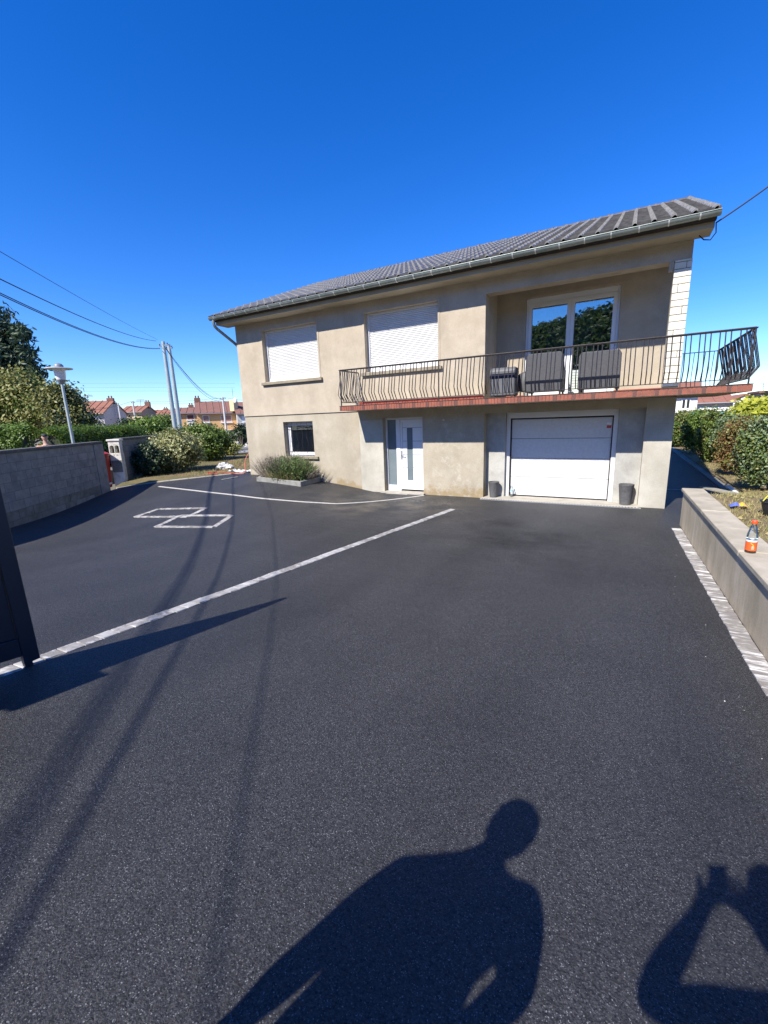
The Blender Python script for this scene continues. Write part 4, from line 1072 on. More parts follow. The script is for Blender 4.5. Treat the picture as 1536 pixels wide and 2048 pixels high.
for key, lab in (('a', 'pale paver diamond set into the asphalt, the farther of the two overlapping'), ('b', 'pale paver diamond set into the asphalt, the nearer of the two overlapping')):
    cs_ = [ground(*q) for q in sq[key]]; cen = sum(cs_) / 4
    t = thing('paver_diamond', lab, 'pavers', (cen[0], cen[1], float(gz(cen[0], cen[1]))))
    inn = [cen + (q - cen) * .93 for q in cs_]
    for i in range(4): pavers(t, inn[i], inn[(i + 1) % 4], .115, .17, ['paver_a', 'paver_b', 'paver_c'], lift=.003 if (i % 2) ^ (key == 'b') else 0.0)
t = thing('paver_strip', 'smeared strip of setts along the foot of the low right wall', 'pavers', (12.2, -4, 0))
pavers(t, (12.213, -1.75), (12.335, -9.5), .150, .105, ['paver_smear', 'paver_smear', 'paver_c', 'paver_smear'], .004)
# thin curved joint strip
def ribbon(name, label, pts, w, mname, h=.006, cat='edging', n=60):
    pts = np.array([q[:2] for q in pts]); s = np.concatenate([[0], np.cumsum(np.linalg.norm(np.diff(pts, axis=0), axis=1))])
    u = np.linspace(0, s[-1], n); xy = np.stack([np.interp(u, s, pts[:, 0]), np.interp(u, s, pts[:, 1])], 1)
    for _ in range(6): xy[1:-1] = .25 * xy[:-2] + .5 * xy[1:-1] + .25 * xy[2:]
    tg = np.gradient(xy, axis=0); tg /= np.linalg.norm(tg, axis=1)[:, None]; nr = np.stack([-tg[:, 1], tg[:, 0]], 1)
    m = MB()
    for i in range(n - 1):
        q = []
        for j in (i, i + 1):
            for sgn in (-1, 1):
                p = xy[j] + nr[j] * sgn * w / 2; q.append((p[0], p[1], float(gz(*p))))
        a, b, c, d = q; up = lambda v, e: (v[0], v[1], v[2] + e)
        m.add([up(a, -.05), up(b, -.05), up(d, -.05), up(c, -.05), up(a, h), up(b, h), up(d, h), up(c, h)], [(4, 5, 6, 7), (0, 1, 5, 4), (2, 3, 7, 6), (1, 2, 6, 5), (3, 0, 4, 7)])
    return tag(m.build(name, mname, weld=True), label, cat)
ribbon('joint_strip', 'thin pale curved strip sweeping across the asphalt to the front door', [ground(*q) for q in ((318, 973), (370, 979), (420, 985), (520, 997), (600, 1004), (660, 1007), (705, 1006.5), (760, 1002), (805, 997), (848, 991))], .075, 'edging')
# pale kerb along the lawn
t = thing('lawn_kerb', 'pale flush kerb between the asphalt and the left lawn', 'kerb', (ex[3], ey[3], float(gz(ex[3], ey[3]))))
u = np.linspace(ey[0] + .25, .5, 9); 
for a, b in zip(u[:-1], u[1:]):
    p, q = np.array([xl(a) - .04, a]), np.array([xl(b) - .04, b]); d = (q - p) / np.linalg.norm(q - p); nr = np.array([-d[1], d[0]]) * .05; p = p + d * .004; q = q - d * .004
    m = MB(); vs = []
    for zz in (-.1, .025):
        for e in (p - nr, q - nr, q + nr, p + nr): vs.append((e[0], e[1], float(gz(e[0], e[1])) + zz))
    m.add(vs, [(0, 3, 2, 1), (4, 5, 6, 7), (0, 1, 5, 4), (1, 2, 6, 5), (2, 3, 7, 6), (3, 0, 4, 7)]); m.build('kerb_stone', 'kerb_pale', t, bevel=.006)
# small grate in the asphalt
g0, g1 = ground(443, 960), ground(476, 954); d = (g1 - g0)[:2]; Lg = np.linalg.norm(d); d /= Lg; nr = np.array([-d[1], d[0]])
t = thing('drain_grate', 'small slotted drain grate in the asphalt near the left house corner', 'grate', tuple((g0 + g1) / 2))
c = (g0 + g1)[:2] / 2; zc = float(gz(*c)); e_ = .1
sx_ = (float(gz(c[0] + d[0] * e_, c[1] + d[1] * e_)) - zc) / e_
MB().obox((c[0], c[1], zc - .005), (d[0], d[1], sx_), (nr[0], nr[1], 0), (0, 0, 1), Lg / 2, .075, .012).build('frame', 'black_seal', t)
for i in range(11):
    f = (i + .5) / 11 - .5
    MB().obox((c[0] + d[0] * f * Lg, c[1] + d[1] * f * Lg, zc + .008 + sx_ * f * Lg), (d[0], d[1], 0), (nr[0], nr[1], 0), (0, 0, 1), .012, .06, .006).build('grate_bar', 'kerb', t)

# ================================================================== LEFT BLOCK WALL, WALL END, BIN
WN = np.array([WD[1], -WD[0]])                     # towards the driveway
def wall_pt(s, off=0., z=0.): q = WA + WD * s + WN * off; return np.array([q[0], q[1], z])
def block_wall(name, label, s0, s1, top, z0, seed):
    t = thing(name, label, 'wall', tuple(wall_pt((s0 + s1) / 2, -.1, z0)))
    D3, N3, Z3 = np.array([*WD, 0]), np.array([*WN, 0]), np.array([0, 0, 1.])
    MB().obox(wall_pt((s0 + s1) / 2, -.10, (top - .07 + z0 - .3) / 2), D3, N3, Z3, (s1 - s0) / 2 - .004, .094, (top - .07 - z0 + .3) / 2).build('core', 'wall_mortar', t)
    H = (top - .07 - z0 + .1) / 8; r = random.Random(seed); BL = {}
    for k in range(8):
        s = s0 - (.25 if k % 2 else 0)
        while s < s1 - .02:
            a, b = max(s, s0), min(s + .5, s1); s += .5
            if b - a < .05: continue
            L_ = round(b - a, 3); mm = r.choice(['block_a', 'block_b', 'block_a']) if k > 1 else r.choice(['block_c', 'block_b', 'block_c'])
            key = (L_, mm)
            if key not in BL:
                ob = MB().box((-L_ / 2 + .004, -.004, .004), (L_ / 2 - .004, .012, H - .004)).build('concrete_block', mm, t, bevel=.003, origin=(0, 0, 0)); BL[key] = ob.data; ob.location = Vector(wall_pt((a + b) / 2, -.012 + r.uniform(-.002, .002), z0 - .1 + k * H)) - Vector(wpos(t))
                ob.rotation_euler = (0, 0, math.atan2(WD[1], WD[0]) + math.pi); continue
            o = place('concrete_block', BL[key], wall_pt((a + b) / 2, -.012 + r.uniform(-.002, .002), z0 - .1 + k * H), t, (0, 0, math.atan2(WD[1], WD[0]) + math.pi))
    n = max(1, int((s1 - s0) / 1.0))
    for i in range(n):
        a, b = s0 + (s1 - s0) * i / n, s0 + (s1 - s0) * (i + 1) / n
        MB().obox(wall_pt((a + b) / 2, -.10, top - .034), D3, N3, Z3, (b - a) / 2 - .003, .135, .036).build('coping_stone', 'coping_dark', t, bevel=.008)
    return t
sE = np.linalg.norm(np.array([-2.73, -3.37]) - WA)
sE += .2
block_wall('block_wall', 'grey concrete block wall with dark coping along the left of the driveway', -6.4, sE, 1.66, .05, 3)
w2a = sE + 1.02 + .25
block_wall('block_wall', 'short grey block wall from its white end face to the garden shrubs', w2a, w2a + 4.2, 1.70, .14, 5)
# rendered end pier of the first wall
MBp = MB().obox(wall_pt(sE - .28, .006, .78), (*WD, 0), (*WN, 0), (0, 0, 1), .28, .012, .80); tag(MBp.build('wall_end_render', 'block_b', bpy.data.objects['block_wall']))
# separate white block, built for the short wall's sunlit end face with arched cells
pw, pd = .175, .12
D3, N3 = np.array([*WN, 0]), -np.array([*WD, 0])
pb = wall_pt(sE + 1.02 + .125, -.115, .12)
t = thing('white_wall_end', 'weathered white end face of the short block wall with two arched block cells', 'pillar', tuple(pb))
def PP(a, b, z): return pb + D3 * a + N3 * b + np.array([0, 0, z])
def pbox(a0, a1, b0, b1, z0, z1, nm='shaft', mm='old_white', bev=.008):
    return MB().obox(PP((a0 + a1) / 2, (b0 + b1) / 2, (z0 + z1) / 2), D3, N3, (0, 0, 1), (a1 - a0) / 2, (b1 - b0) / 2, (z1 - z0) / 2).build(nm, mm, t, bevel=bev)
pbox(-pw, pw, -pd, pd, -.15, 1.10)
pbox(-pw, -pw + .035, -pd, pd, 1.10, 1.38, 'stile'); pbox(-.014, .014, -pd, pd, 1.10, 1.38, 'stile'); pbox(pw - .035, pw, -pd, pd, 1.10, 1.38, 'stile')
for c in (-.077, .077):
    poly = [(c - .063, 1.30)] + [(c - .063 * math.cos(math.pi * i / 8), 1.30 + .06 * math.sin(math.pi * i / 8)) for i in range(1, 8)] + [(c + .063, 1.30), (c + .063, 1.385), (c - .063, 1.385)]
    MB().prism([PP(x, -pd + .001, z) for x, z in poly], N3 * (2 * pd - .002)).build('arch', 'old_white', t)
pbox(-pw, pw, -pd, -pd + .03, 1.10, 1.38, 'back', 'interior_dark', 0)
pbox(-pw + .02, pw - .02, pd - .004, pd + .006, .46, .86, 'bare_patch', 'block_c', .004)
pbox(-pw, pw, -pd, pd, 1.381, 1.50, 'head'); pbox(-pw - .03, pw + .03, -pd - .03, pd + .03, 1.501, 1.56, 'cap')
pbox(-.05, -.035, pd - .003, pd + .003, 1.02, 1.055, 'slot', 'interior_dark', 0); pbox(.03, .09, pd - .003, pd + .003, 1.03, 1.045, 'slot', 'interior_dark', 0)
# red bin seen through the gap
rb = wall_pt(sE + .80, -.50, .12)
t = thing('red_bin', 'red plastic bin in the gap between block wall and white wall end', 'bin', tuple(rb))
m = MB(); m.lathe([(.20, 0), (.21, .02), (.26, 1.02), (.275, 1.03), (.275, 1.07), (.24, 1.08)], tuple(rb), 20); m.build('body', 'red_plastic', t, True)
m = MB(); m.lathe([(.285, 1.081), (.285, 1.11), (.18, 1.17), (.01, 1.19)], tuple(rb), 20); m.build('lid', 'red_plastic', t, True)
m = MB(); m.lathe([(.215, .10), (.222, .16)], tuple(rb), 20); m.build('band', 'label_white', t, True)

# ================================================================== GATE LEAF
gx, gy1 = 7.45, -9.36; gzb = float(gz(gx, gy1)) + .045; gtop = 2.25; gy0 = gy1 - 1.75
t = thing('gate_leaf', 'dark blue-grey metal gate leaf standing open at the left edge', 'gate', (gx, gy1 - .85, gzb - .03))
z_ = lambda y: float(gz(gx, y))
MB().box((gx - .05, gy1 - .10, gzb), (gx, gy1, gtop)).build('stile', 'gate_paint', t, bevel=.004)
zg = lambda y: float(gz(gx, y)) + .10
MB().box((gx - .05, gy0, zg(gy0)), (gx, gy0 + .10, gtop)).build('stile', 'gate_paint', t, bevel=.004)
ya, yb_ = gy0 + .10, gy1 - .101
MB().prism([(gx - .048, ya, zg(ya)), (gx - .048, yb_, zg(yb_)), (gx - .048, yb_, zg(yb_) + .14), (gx - .048, ya, zg(ya) + .14)], (.046, 0, 0)).build('bottom_rail', 'gate_paint', t, bevel=.004)
MB().box((gx - .048, ya, gtop - .12), (gx - .002, yb_, gtop - .001)).build('top_rail', 'gate_paint', t, bevel=.004)
yy = yb_
while yy > ya + .01:
    a = max(yy - .145, ya); MB().prism([(gx - .038, a + .003, zg(a) + .142), (gx - .038, yy - .003, zg(yy) + .142), (gx - .038, yy - .003, gtop - .121), (gx - .038, a + .003, gtop - .121)], (.024, 0, 0)).build('board', 'gate_paint', t, bevel=.004); yy -= .145
MB().box((gx - .047, gy1 - .098, gzb - .035), (gx - .003, gy1 - .05, gzb + .002)).build('drop_bolt', 'gate_paint', t)
gp = (gx - .10, gy0 - .20); zb = float(gz(gp[0], gp[1]))
t2 = thing('gate_post', 'rendered post that carries the open gate leaf', 'post', (gp[0], gp[1], zb))
MB().box((gp[0] - .18, gp[1] - .18, zb - .3), (gp[0] + .18, gp[1] + .18, 2.15)).build('shaft', 'ret_render', t2, bevel=.01)
MB().box((gp[0] - .23, gp[1] - .23, 2.151), (gp[0] + .23, gp[1] + .23, 2.21)).build('cap', 'ret_cap', t2, bevel=.01)
for zz in (.9, 1.8): MB().box((gx - .04, gp[1] + .17, zz), (gx - .01, gy0 + .01, zz + .05)).build('hinge', 'gate_paint', t2)

# ================================================================== RIGHT RETAINING WALL AND WHAT LIES ON IT
t = thing('retaining_wall', 'low rendered retaining wall with flat stone coping at the right', 'wall', (12.45, -6, 0))
MB().prism([(12.29, -1.42, -.3), (12.53, -1.42, -.3), (12.70, -12.3, -.3), (12.46, -12.3, -.3)], (0, 0, .855)).build('wall_body', 'ret_render', t, bevel=.006)
y = -1.385; k = 0
while y > -12:
    sx = .0155 * (-1.4 - y); MB().prism([(12.262 + sx, y, .556), (12.588 + sx, y, .556), (12.604 + sx, y - .996, .556), (12.278 + sx, y - .996, .556)], (0, 0, .062 + .003 * (k % 2))).build('coping_stone', 'ret_cap', t, bevel=.010); y -= 1.0; k += 1
cb = hit(1500, 1104, 2, .622)
cx, cy, cz = cb[0], cb[1], .622
t = thing('drink_bottle', 'nearly empty clear drink bottle with orange cap and orange label on the low wall', 'bottle', (cx, cy, cz))
r = .045
MB().lathe([(r * .9, 0), (r, 0.01024), (r, 0.01536), (r * .985, 0.128), (r, 0.1344), (r, 0.1664), (r * .94, 0.192), (r * .72, 0.2368), (0.0228, 0.2624), (0.0186, 0.2714), (0.0186, 0.2893)], (cx, cy, cz), 24).build('body', 'bottle_plastic', t, True)
MB().lathe([(r * .93, 0.00384), (r * .97, 0.01792), (0.012, 0.02048)], (cx, cy, cz), 20).build('drink', 'drink_red', t, True)
MB().lathe([(r * 1.012, 0.02304), (r * 1.012, 0.1126)], (cx, cy, cz), 24).build('label_band', 'label_orange', t, True)
MB().lathe([(r * 1.014, 0.1126), (r * 1.014, 0.1293)], (cx, cy, cz), 24).build('label_band', 'label_white', t, True)
MB().lathe([(0.0234, 0.2893), (0.0246, 0.2944), (0.0246, 0.3174), (0.0216, 0.3226)], (cx, cy, cz), 20).build('cap', 'orange_cap', t, True)
dirc = CAM - np.array([cx, cy, cz]); a0 = math.atan2(dirc[1], dirc[0])
pts = []
for i in range(9):
    s_ = i / 8; a = a0 + .55 - .7 * s_ ** 1.5; zz = .036 + .066 * (s_ ** .5); pts.append((cx + r * 1.02 * math.cos(a), cy + r * 1.02 * math.sin(a), cz + zz))
MB().tube(pts, [.001, .003, .004, .005, .005, .005, .004, .003, .001], 6).build('label_mark', 'label_yellow', t)
for zz, ww in ((.044, .35), (.056, .45), (.067, .3)):
    q = [(cx + r * 1.018 * math.cos(a0 + .15 + ww * (i / 4 - .1)), cy + r * 1.018 * math.sin(a0 + .15 + ww * (i / 4 - .1)), cz + zz) for i in range(5)]
    MB().tube(q, .0022, 5).build('label_mark', 'label_white', t)
# crumpled packet on the dry grass
q = hit(1450, 1011, 2, .56); q[0] = max(q[0], 12.84)
t = thing('snack_packet', 'crumpled orange and blue packet on the grass behind the low wall', 'packet', (q[0], q[1], lawn_right_z(q[0], q[1])))
for nm, mm, dx in (('wrapper', 'label_yellow', .05), ('wrapper', 'packet_blue', -.03)):
    m = MB(); bz_ = lawn_right_z(q[0], q[1]); V = []
    for i in range(5):
        for j in range(4): V.append((q[0] + dx + (i - 2) * .034 + random.uniform(-.006, .006), q[1] + (j - 1.5) * .06 + random.uniform(-.008, .008), bz_ + .03 + .065 * math.sin(i * .8) * math.sin((j + .5) * .8) + random.uniform(0, .015)))
    m.v = V; m.f = [(i * 4 + j, i * 4 + j + 1, i * 4 + j + 5, i * 4 + j + 4) for i in range(4) for j in range(3)]; m.m = [0] * len(m.f); m.build(nm, mm, t, True)
q = hit(1519, 1024, 2, .56); bz_ = lawn_right_z(q[0] + .15, q[1])
t = thing('builders_tub', 'dark tub lying on the grass at the right edge with a yellow handle', 'tub', (q[0] + .15, q[1], bz_))
MB().lathe([(.13, .01), (.14, .02), (.19, .22), (.205, .225), (.205, .235), (.18, .232), (.13, .03), (.01, .028)], (q[0] + .19, q[1], bz_ - .03), 22).build('body', 'tub_black', t, True)
MB().tube([(q[0] + .03, q[1] + .05, bz_ + .19), (q[0] + .10, q[1] + .16, bz_ + .25), (q[0] + .24, q[1] + .2, bz_ + .26)], .008, 7).build('handle', 'tool_yellow', t, True)
# boards and pipe at the end of the low wall
a, b = hit(1405, 974, 2, .25), hit(1478, 990, 2, .22)
d = (b - a); L_ = np.linalg.norm(d); d /= L_; s_ = np.cross((0, 0, 1), d); s_ /= np.linalg.norm(s_)
zz = lambda p: max(lawn_right_z(p[0], p[1]), float(gz(p[0], p[1])))
t = tag(MB().obox((a + b) / 2, d, s_, np.cross(d, s_), L_ / 2, .09, .02).build('plank', 'board_grey', bevel=.004), 'grey weathered plank lying behind the end of the low wall', 'plank')
a, b = hit(1456, 974, 2, .16), hit(1478, 991, 2, .20)
m = MB(); m.tube([a, b], .05, 12); tag(m.build('plastic_pipe', 'pipe_white', None, True), 'short white plastic pipe on the grass by the plank', 'pipe')
# fallen leaves, dry grass
G = []
for i in range(30000):
    x = rng.uniform(12.66, 16.5); y = rng.uniform(-8, 9) if rng.random() < .8 else rng.uniform(-6, 0)
    x0_ = 12.64 if y < -1.45 else np.interp(y, [-1.45, -.2, 1.7, 3], [12.66, 13.28, 13.86, 13.9])
    if x > x0_ and rng.random() < (1.0 if math.sin(3.1 * x + 1.3 * y) * math.sin(2.3 * y - x) > -.35 else .35): G.append((x, y, lawn_right_z(x, y)))
o = blades('grass', 'grass_dry', G, .06, 1.2, .006); tag(o, 'dry yellow grass behind the low right wall', None, None, 'stuff')
G = np.array([(x, y, lawn_right_z(x, y) + .02) for x, y in zip(rng.uniform(12.7, 15.5, 520), rng.uniform(-6.5, 3, 520)) if y < -1.4 or x > 13.95])
o = leaf_mesh('fallen_leaves', 'leaf_yellow' if False else 'grass_dry', None, G, np.tile([0, 0, 1.], (len(G), 1)) + rng.normal(size=(len(G), 3)) * .35, .045, rng.random(len(G)) * .3, 1.5); tag(o, 'pale fallen leaves on the dry grass', None, None, 'stuff')
G = []
for i in range(26000):
    y = rng.uniform(-2.9, 7); x = rng.uniform(-8.5, -.4)
    if x < xl(min(y, .5)) - .12 and x > wallx(y) + .1:
        if rng.random() < .5 + .5 * math.sin(2 * x) * math.sin(1.5 * y + .7): G.append((x, y, min(.30, float(gz(x, y)) + .02 + .10 * max(0, xl(min(y, .5)) - x))))
o = blades('grass', 'grass_green', G, .06, 1.2, .007); tag(o, 'patchy green lawn left of the house', None, None, 'stuff')

G = []
while len(G) < 90:
    c_ = rng.random()
    if c_ < .45: x, y = rng.normal(6.8, 1.3), rng.normal(-1.0, .6)
    elif c_ < .7: x, y = 12.05 - abs(rng.normal()) * .25, rng.uniform(-8, -.2)
    elif c_ < .85: s_ = rng.uniform(-3, 4.2); q = WA + WD * s_ + WN * (abs(rng.normal()) * .12 + .03); x, y = q
    else: x, y = rng.uniform(3, 12), rng.uniform(-9, -1)
    if y < -.22 and x < 12.1: G.append((x, y, float(gz(x, y)) + .006))
G = np.array(G); o = leaf_mesh('grit', 'paver_b', None, G, np.tile([0, 0, 1.], (len(G), 1)) + rng.normal(size=(len(G), 3)) * .5, .009, rng.random(len(G)), 1.3); tag(o, 'scattered pale grit and crumbs on the asphalt', None, None, 'stuff')
# rubbish on the lawn, hose at the corner
q = hit(447, 937, 2, .32)
t = thing('rubbish_bag', 'crumpled white plastic bag on the lawn near the house corner', 'bag', (q[0], q[1], .30))
for j, (dx, dy, s) in enumerate(((0, 0, .26), (.28, .05, .18), (-.12, -.1, .15))):
    m = MB(); m.ball((q[0] + dx, q[1] + dy, .30 + s * .42), (s, s * .8, s * .55), 14, 9); m.v = [(a + random.uniform(-1, 1) * s * .16, b + random.uniform(-1, 1) * s * .16, max(.29, c + random.uniform(-1, 1) * s * .16)) for a, b, c in m.v]
    m.build('bag_lobe', 'plastic_bag', t)
q = hit(478, 943, 2, .32); m = MB(); V = []
for i in range(16):
    for j in range(6): V.append((q[0] - .5 + i * .07 + random.uniform(-.02, .02), q[1] - .1 + j * .06 + random.uniform(-.02, .02), .31 + max(0, random.uniform(-.05, .09))))
m.v = V; m.f = [(i * 6 + j, i * 6 + j + 1, i * 6 + j + 7, i * 6 + j + 6) for i in range(15) for j in range(5)]; m.m = [0] * 75
tag(m.build('plastic_sheet', 'plastic_bag'), 'torn pale plastic sheet on the lawn right of the white bag', 'sheet')
hs = [(-.06, .35, 1.25), (-.10, .2, 1.1), (-.17, .05, .9), (-.16, -.08, .65), (-.08, -.12, .45), (-.12, -.2, .34), (-.4, -.3, .34), (-.9, -.1, .335), (-1.5, .0, .34), (-1.9, -.25, .335), (-1.6, -.5, .335), (-1.0, -.45, .335)]
pp = []
for i in range(len(hs) - 1):
    for k in range(5): pp.append(np.array(hs[i]) * (1 - k / 5) + np.array(hs[i + 1]) * k / 5)
for _ in range(3): pp[1:-1] = [(pp[i - 1] + 2 * pp[i] + pp[i + 1]) / 4 for i in range(1, len(pp) - 1)]
tag(MB().tube(pp, .014, 7).build('garden_hose', 'hose_red', None, True), 'red hose hanging at the left house corner and trailing over the lawn', 'hose')
m = MB(); m.box((-.10, .28, .3), (-.052, .33, 1.35)); tag(m.build('red_stake', 'red_plastic', bevel=.004), 'red upright stake at the left corner of the house', 'stake')
q = hit(275, 954, 2, .26)
t = thing('paving_slabs', 'few pale slabs stacked in the shade of the dark shrub', 'slabs', (q[0] - .1, q[1], .25))
for i in range(3): MB().obox((q[0] - .12 + .04 * i, q[1] + .05 * i, .27 + .05 * i), (.8, .6, 0), (-.6, .8, 0), (0, 0, 1), .22, .15, .022).build('slab', 'pavement', t, bevel=.005)

# ================================================================== STREET LAMP, POLES, CABLES
lb = at(147, 888, 16); lz0 = terr(lb[0], lb[1]) + .1
t = thing('street_lamp', 'street lamp with a flat white disc above a bell shade, behind the left wall', 'lamp', (lb[0], lb[1], lz0))
ztop = 4.40; lx, ly = lb[0], lb[1]
MB().tube([(lx, ly, lz0 - .1), (lx, ly, 1.0), (lx, ly, ztop - .72)], [.065, .055, .045], 12).build('mast', 'pole_metal', t, True)
MB().lathe([(.05, ztop - .72), (.11, ztop - .64), (.14, ztop - .56)], (lx, ly, 0), 18).build('collar', 'lamp_grey', t, True)
MB().lathe([(.14, ztop - .559), (.175, ztop - .40), (.185, ztop - .22), (.18, ztop - .17)], (lx, ly, 0), 20).build('bell', 'lamp_glass', t, True)
MB().lathe([(.05, ztop - .20), (.42, ztop - .185), (.43, ztop - .17), (.42, ztop - .155), (.10, ztop - .12)], (lx, ly, 0), 28).build('disc', 'lamp_white', t, True)
MB().lathe([(.15, ztop - .125), (.15, ztop - .06), (.10, ztop + .0), (.02, ztop + .03)], (lx, ly, 0), 18).build('cap', 'lamp_grey', t, True)
def pole(u0, v0, Z, label, r=.11, mm='pole_metal', arm=.5, group=None, name='utility_pole'):
    p = at(u0, v0, Z); zb = terr(p[0], p[1]); t = thing(name, label, 'pole', (p[0], p[1], zb), group)
    MB().tube([(p[0], p[1], zb - .2), (p[0], p[1], p[2])], [r * 1.25, r * .8], 10).build('shaft', mm, t, True)
    if arm:
        MB().box((p[0] - arm, p[1] - .04, p[2] - .32), (p[0] + arm, p[1] + .04, p[2] - .25)).build('crossarm', 'lamp_grey', t)
        for s in (-.8, .8): MB().lathe([(.03, 0), (.045, .05), (.03, .12), (.01, .14)], (p[0] + arm * s, p[1], p[2] - .25), 8).build('insulator', 'cable', t, True)
    return p
P1 = pole(326, 683, 31, 'taller of the twin pale metal poles standing together', .15, arm=.55)
P2 = pole(337.5, 689, 33, 'shorter of the twin pale metal poles, right behind the taller', .15, arm=.4)
PF = pole(445, 794, 60, 'concrete utility pole before the big orange house', .14, 'pole_concrete', .6)
PG = pole(265, 802, 62, 'concrete utility pole left of the green garden trees', .13, 'pole_concrete', .4)
PH = pole(231, 804, 66, 'left one of the two thin poles by the grey gable', .12, 'pole_concrete', .3)
PI = pole(236, 806, 64, 'right one of the two thin poles by the grey gable', .12, 'pole_concrete', 0)
def sag(a, b, s, n=24):
    a, b = np.array(a, float), np.array(b, float); return [a + (b - a) * (i / n) - np.array([0, 0, 4 * s * (i / n) * (1 - i / n)]) for i in range(n + 1)]
def cable(label, pts, r): return tag(MB().tube(pts, r, 6).build('overhead_cable', 'cable', None, True), label, 'cable', 'overhead cables')
CABS = [
    ('lower strand of the bottom pair of cables coming in from the left', (-18.855, 10.426, 7.62), (-7.355, -1.06, 5.835), (-3.765, -4.646, 5.665), .014),
    ('upper strand of the bottom pair of cables coming in from the left', (-18.855, 10.426, 7.655), (-7.355, -1.06, 5.878), (-3.765, -4.646, 5.715), .014),
    ('middle cable coming in from the left above the bottom pair', (-19.154, 10.399, 8.182), (-5.964, -1.697, 6.02), (-2.087, -5.253, 5.621), .014),
    ('topmost thin cable coming in from the left', (-19.065, 10.475, 8.286), (-4.36, -2.43, 6.229), (-.553, -5.771, 5.762), .007)]
for lab, a, bend, end, r in CABS:
    a, q1, q2 = np.array(a), np.array(bend), np.array(end)
    # parabola in the vertical plane through the pole top, fixed by two sighted points
    dxy = q2[:2] - a[:2]; Lq = np.linalg.norm(dxy); e2 = dxy / Lq; s1 = (q1[:2] - a[:2]) @ e2
    A_ = np.array([[s1, s1 * s1], [Lq, Lq * Lq]]); kx = np.linalg.solve(A_, np.array([q1[2] - a[2], q2[2] - a[2]]))
    pts = [np.array([*(a[:2] + e2 * s), a[2] + kx[0] * s + kx[1] * s * s]) for s in np.linspace(0, Lq * 1.95, 60)]
    cable(lab, pts, r)
for i, (dx, dz) in enumerate(((-.25, -.1), (.1, -.25), (.3, -.45))):
    cable(('uppermost', 'middle', 'lowest')[i] + ' of the slack cables falling from the twin poles to the concrete pole', sag(P1 + [dx * .5, 0, dz], PF + [dx, 0, -.1 + dz * .2], 1.15 + .2 * i), .018)
cable('upper cable between the concrete poles across the row of houses', sag(PF + [-.4, 0, -.1], PG + [.2, 0, -.05], .25), .02)
cable('lower cable between the concrete poles across the row of houses', sag(PF + [-.3, 0, -.4], PG + [.2, 0, -.2], .35), .016)
cable('cable descending left from the concrete pole over the red roof', sag(PG, at(150, 822, 58), .35), .022)
cable('cable running right from the concrete pole towards the house', sag(PF, at(500, 801, 62), .1), .02)
e0_ = np.array([12.40, -.55, 5.16]); cable('service cable rising from the right eave corner out of the picture', sag(e0_, e0_ + ray(1560, 344) * 11.5 * 0 + (at(1600, 312, 7.0) - e0_) * 2.6, .12), .014)
for i, v in enumerate((767, 775.5, 783)): cable(('top', 'middle', 'bottom')[i] + ' one of the faint distant power lines', [at(140, v, 260), at(300, v - 1, 262), at(470, v, 264)], .035)
# loop of cable at the eave corner
tag(MB().tube([(12.40, -.55, 5.16), (12.42, -.5, 5.02), (12.36, -.42, 4.94), (12.27, -.36, 4.98), (12.2, -.3, 5.08)], .010, 6).build('cable_loop', 'cable', None, True), 'slack cable loop under the right eave corner', 'cable')

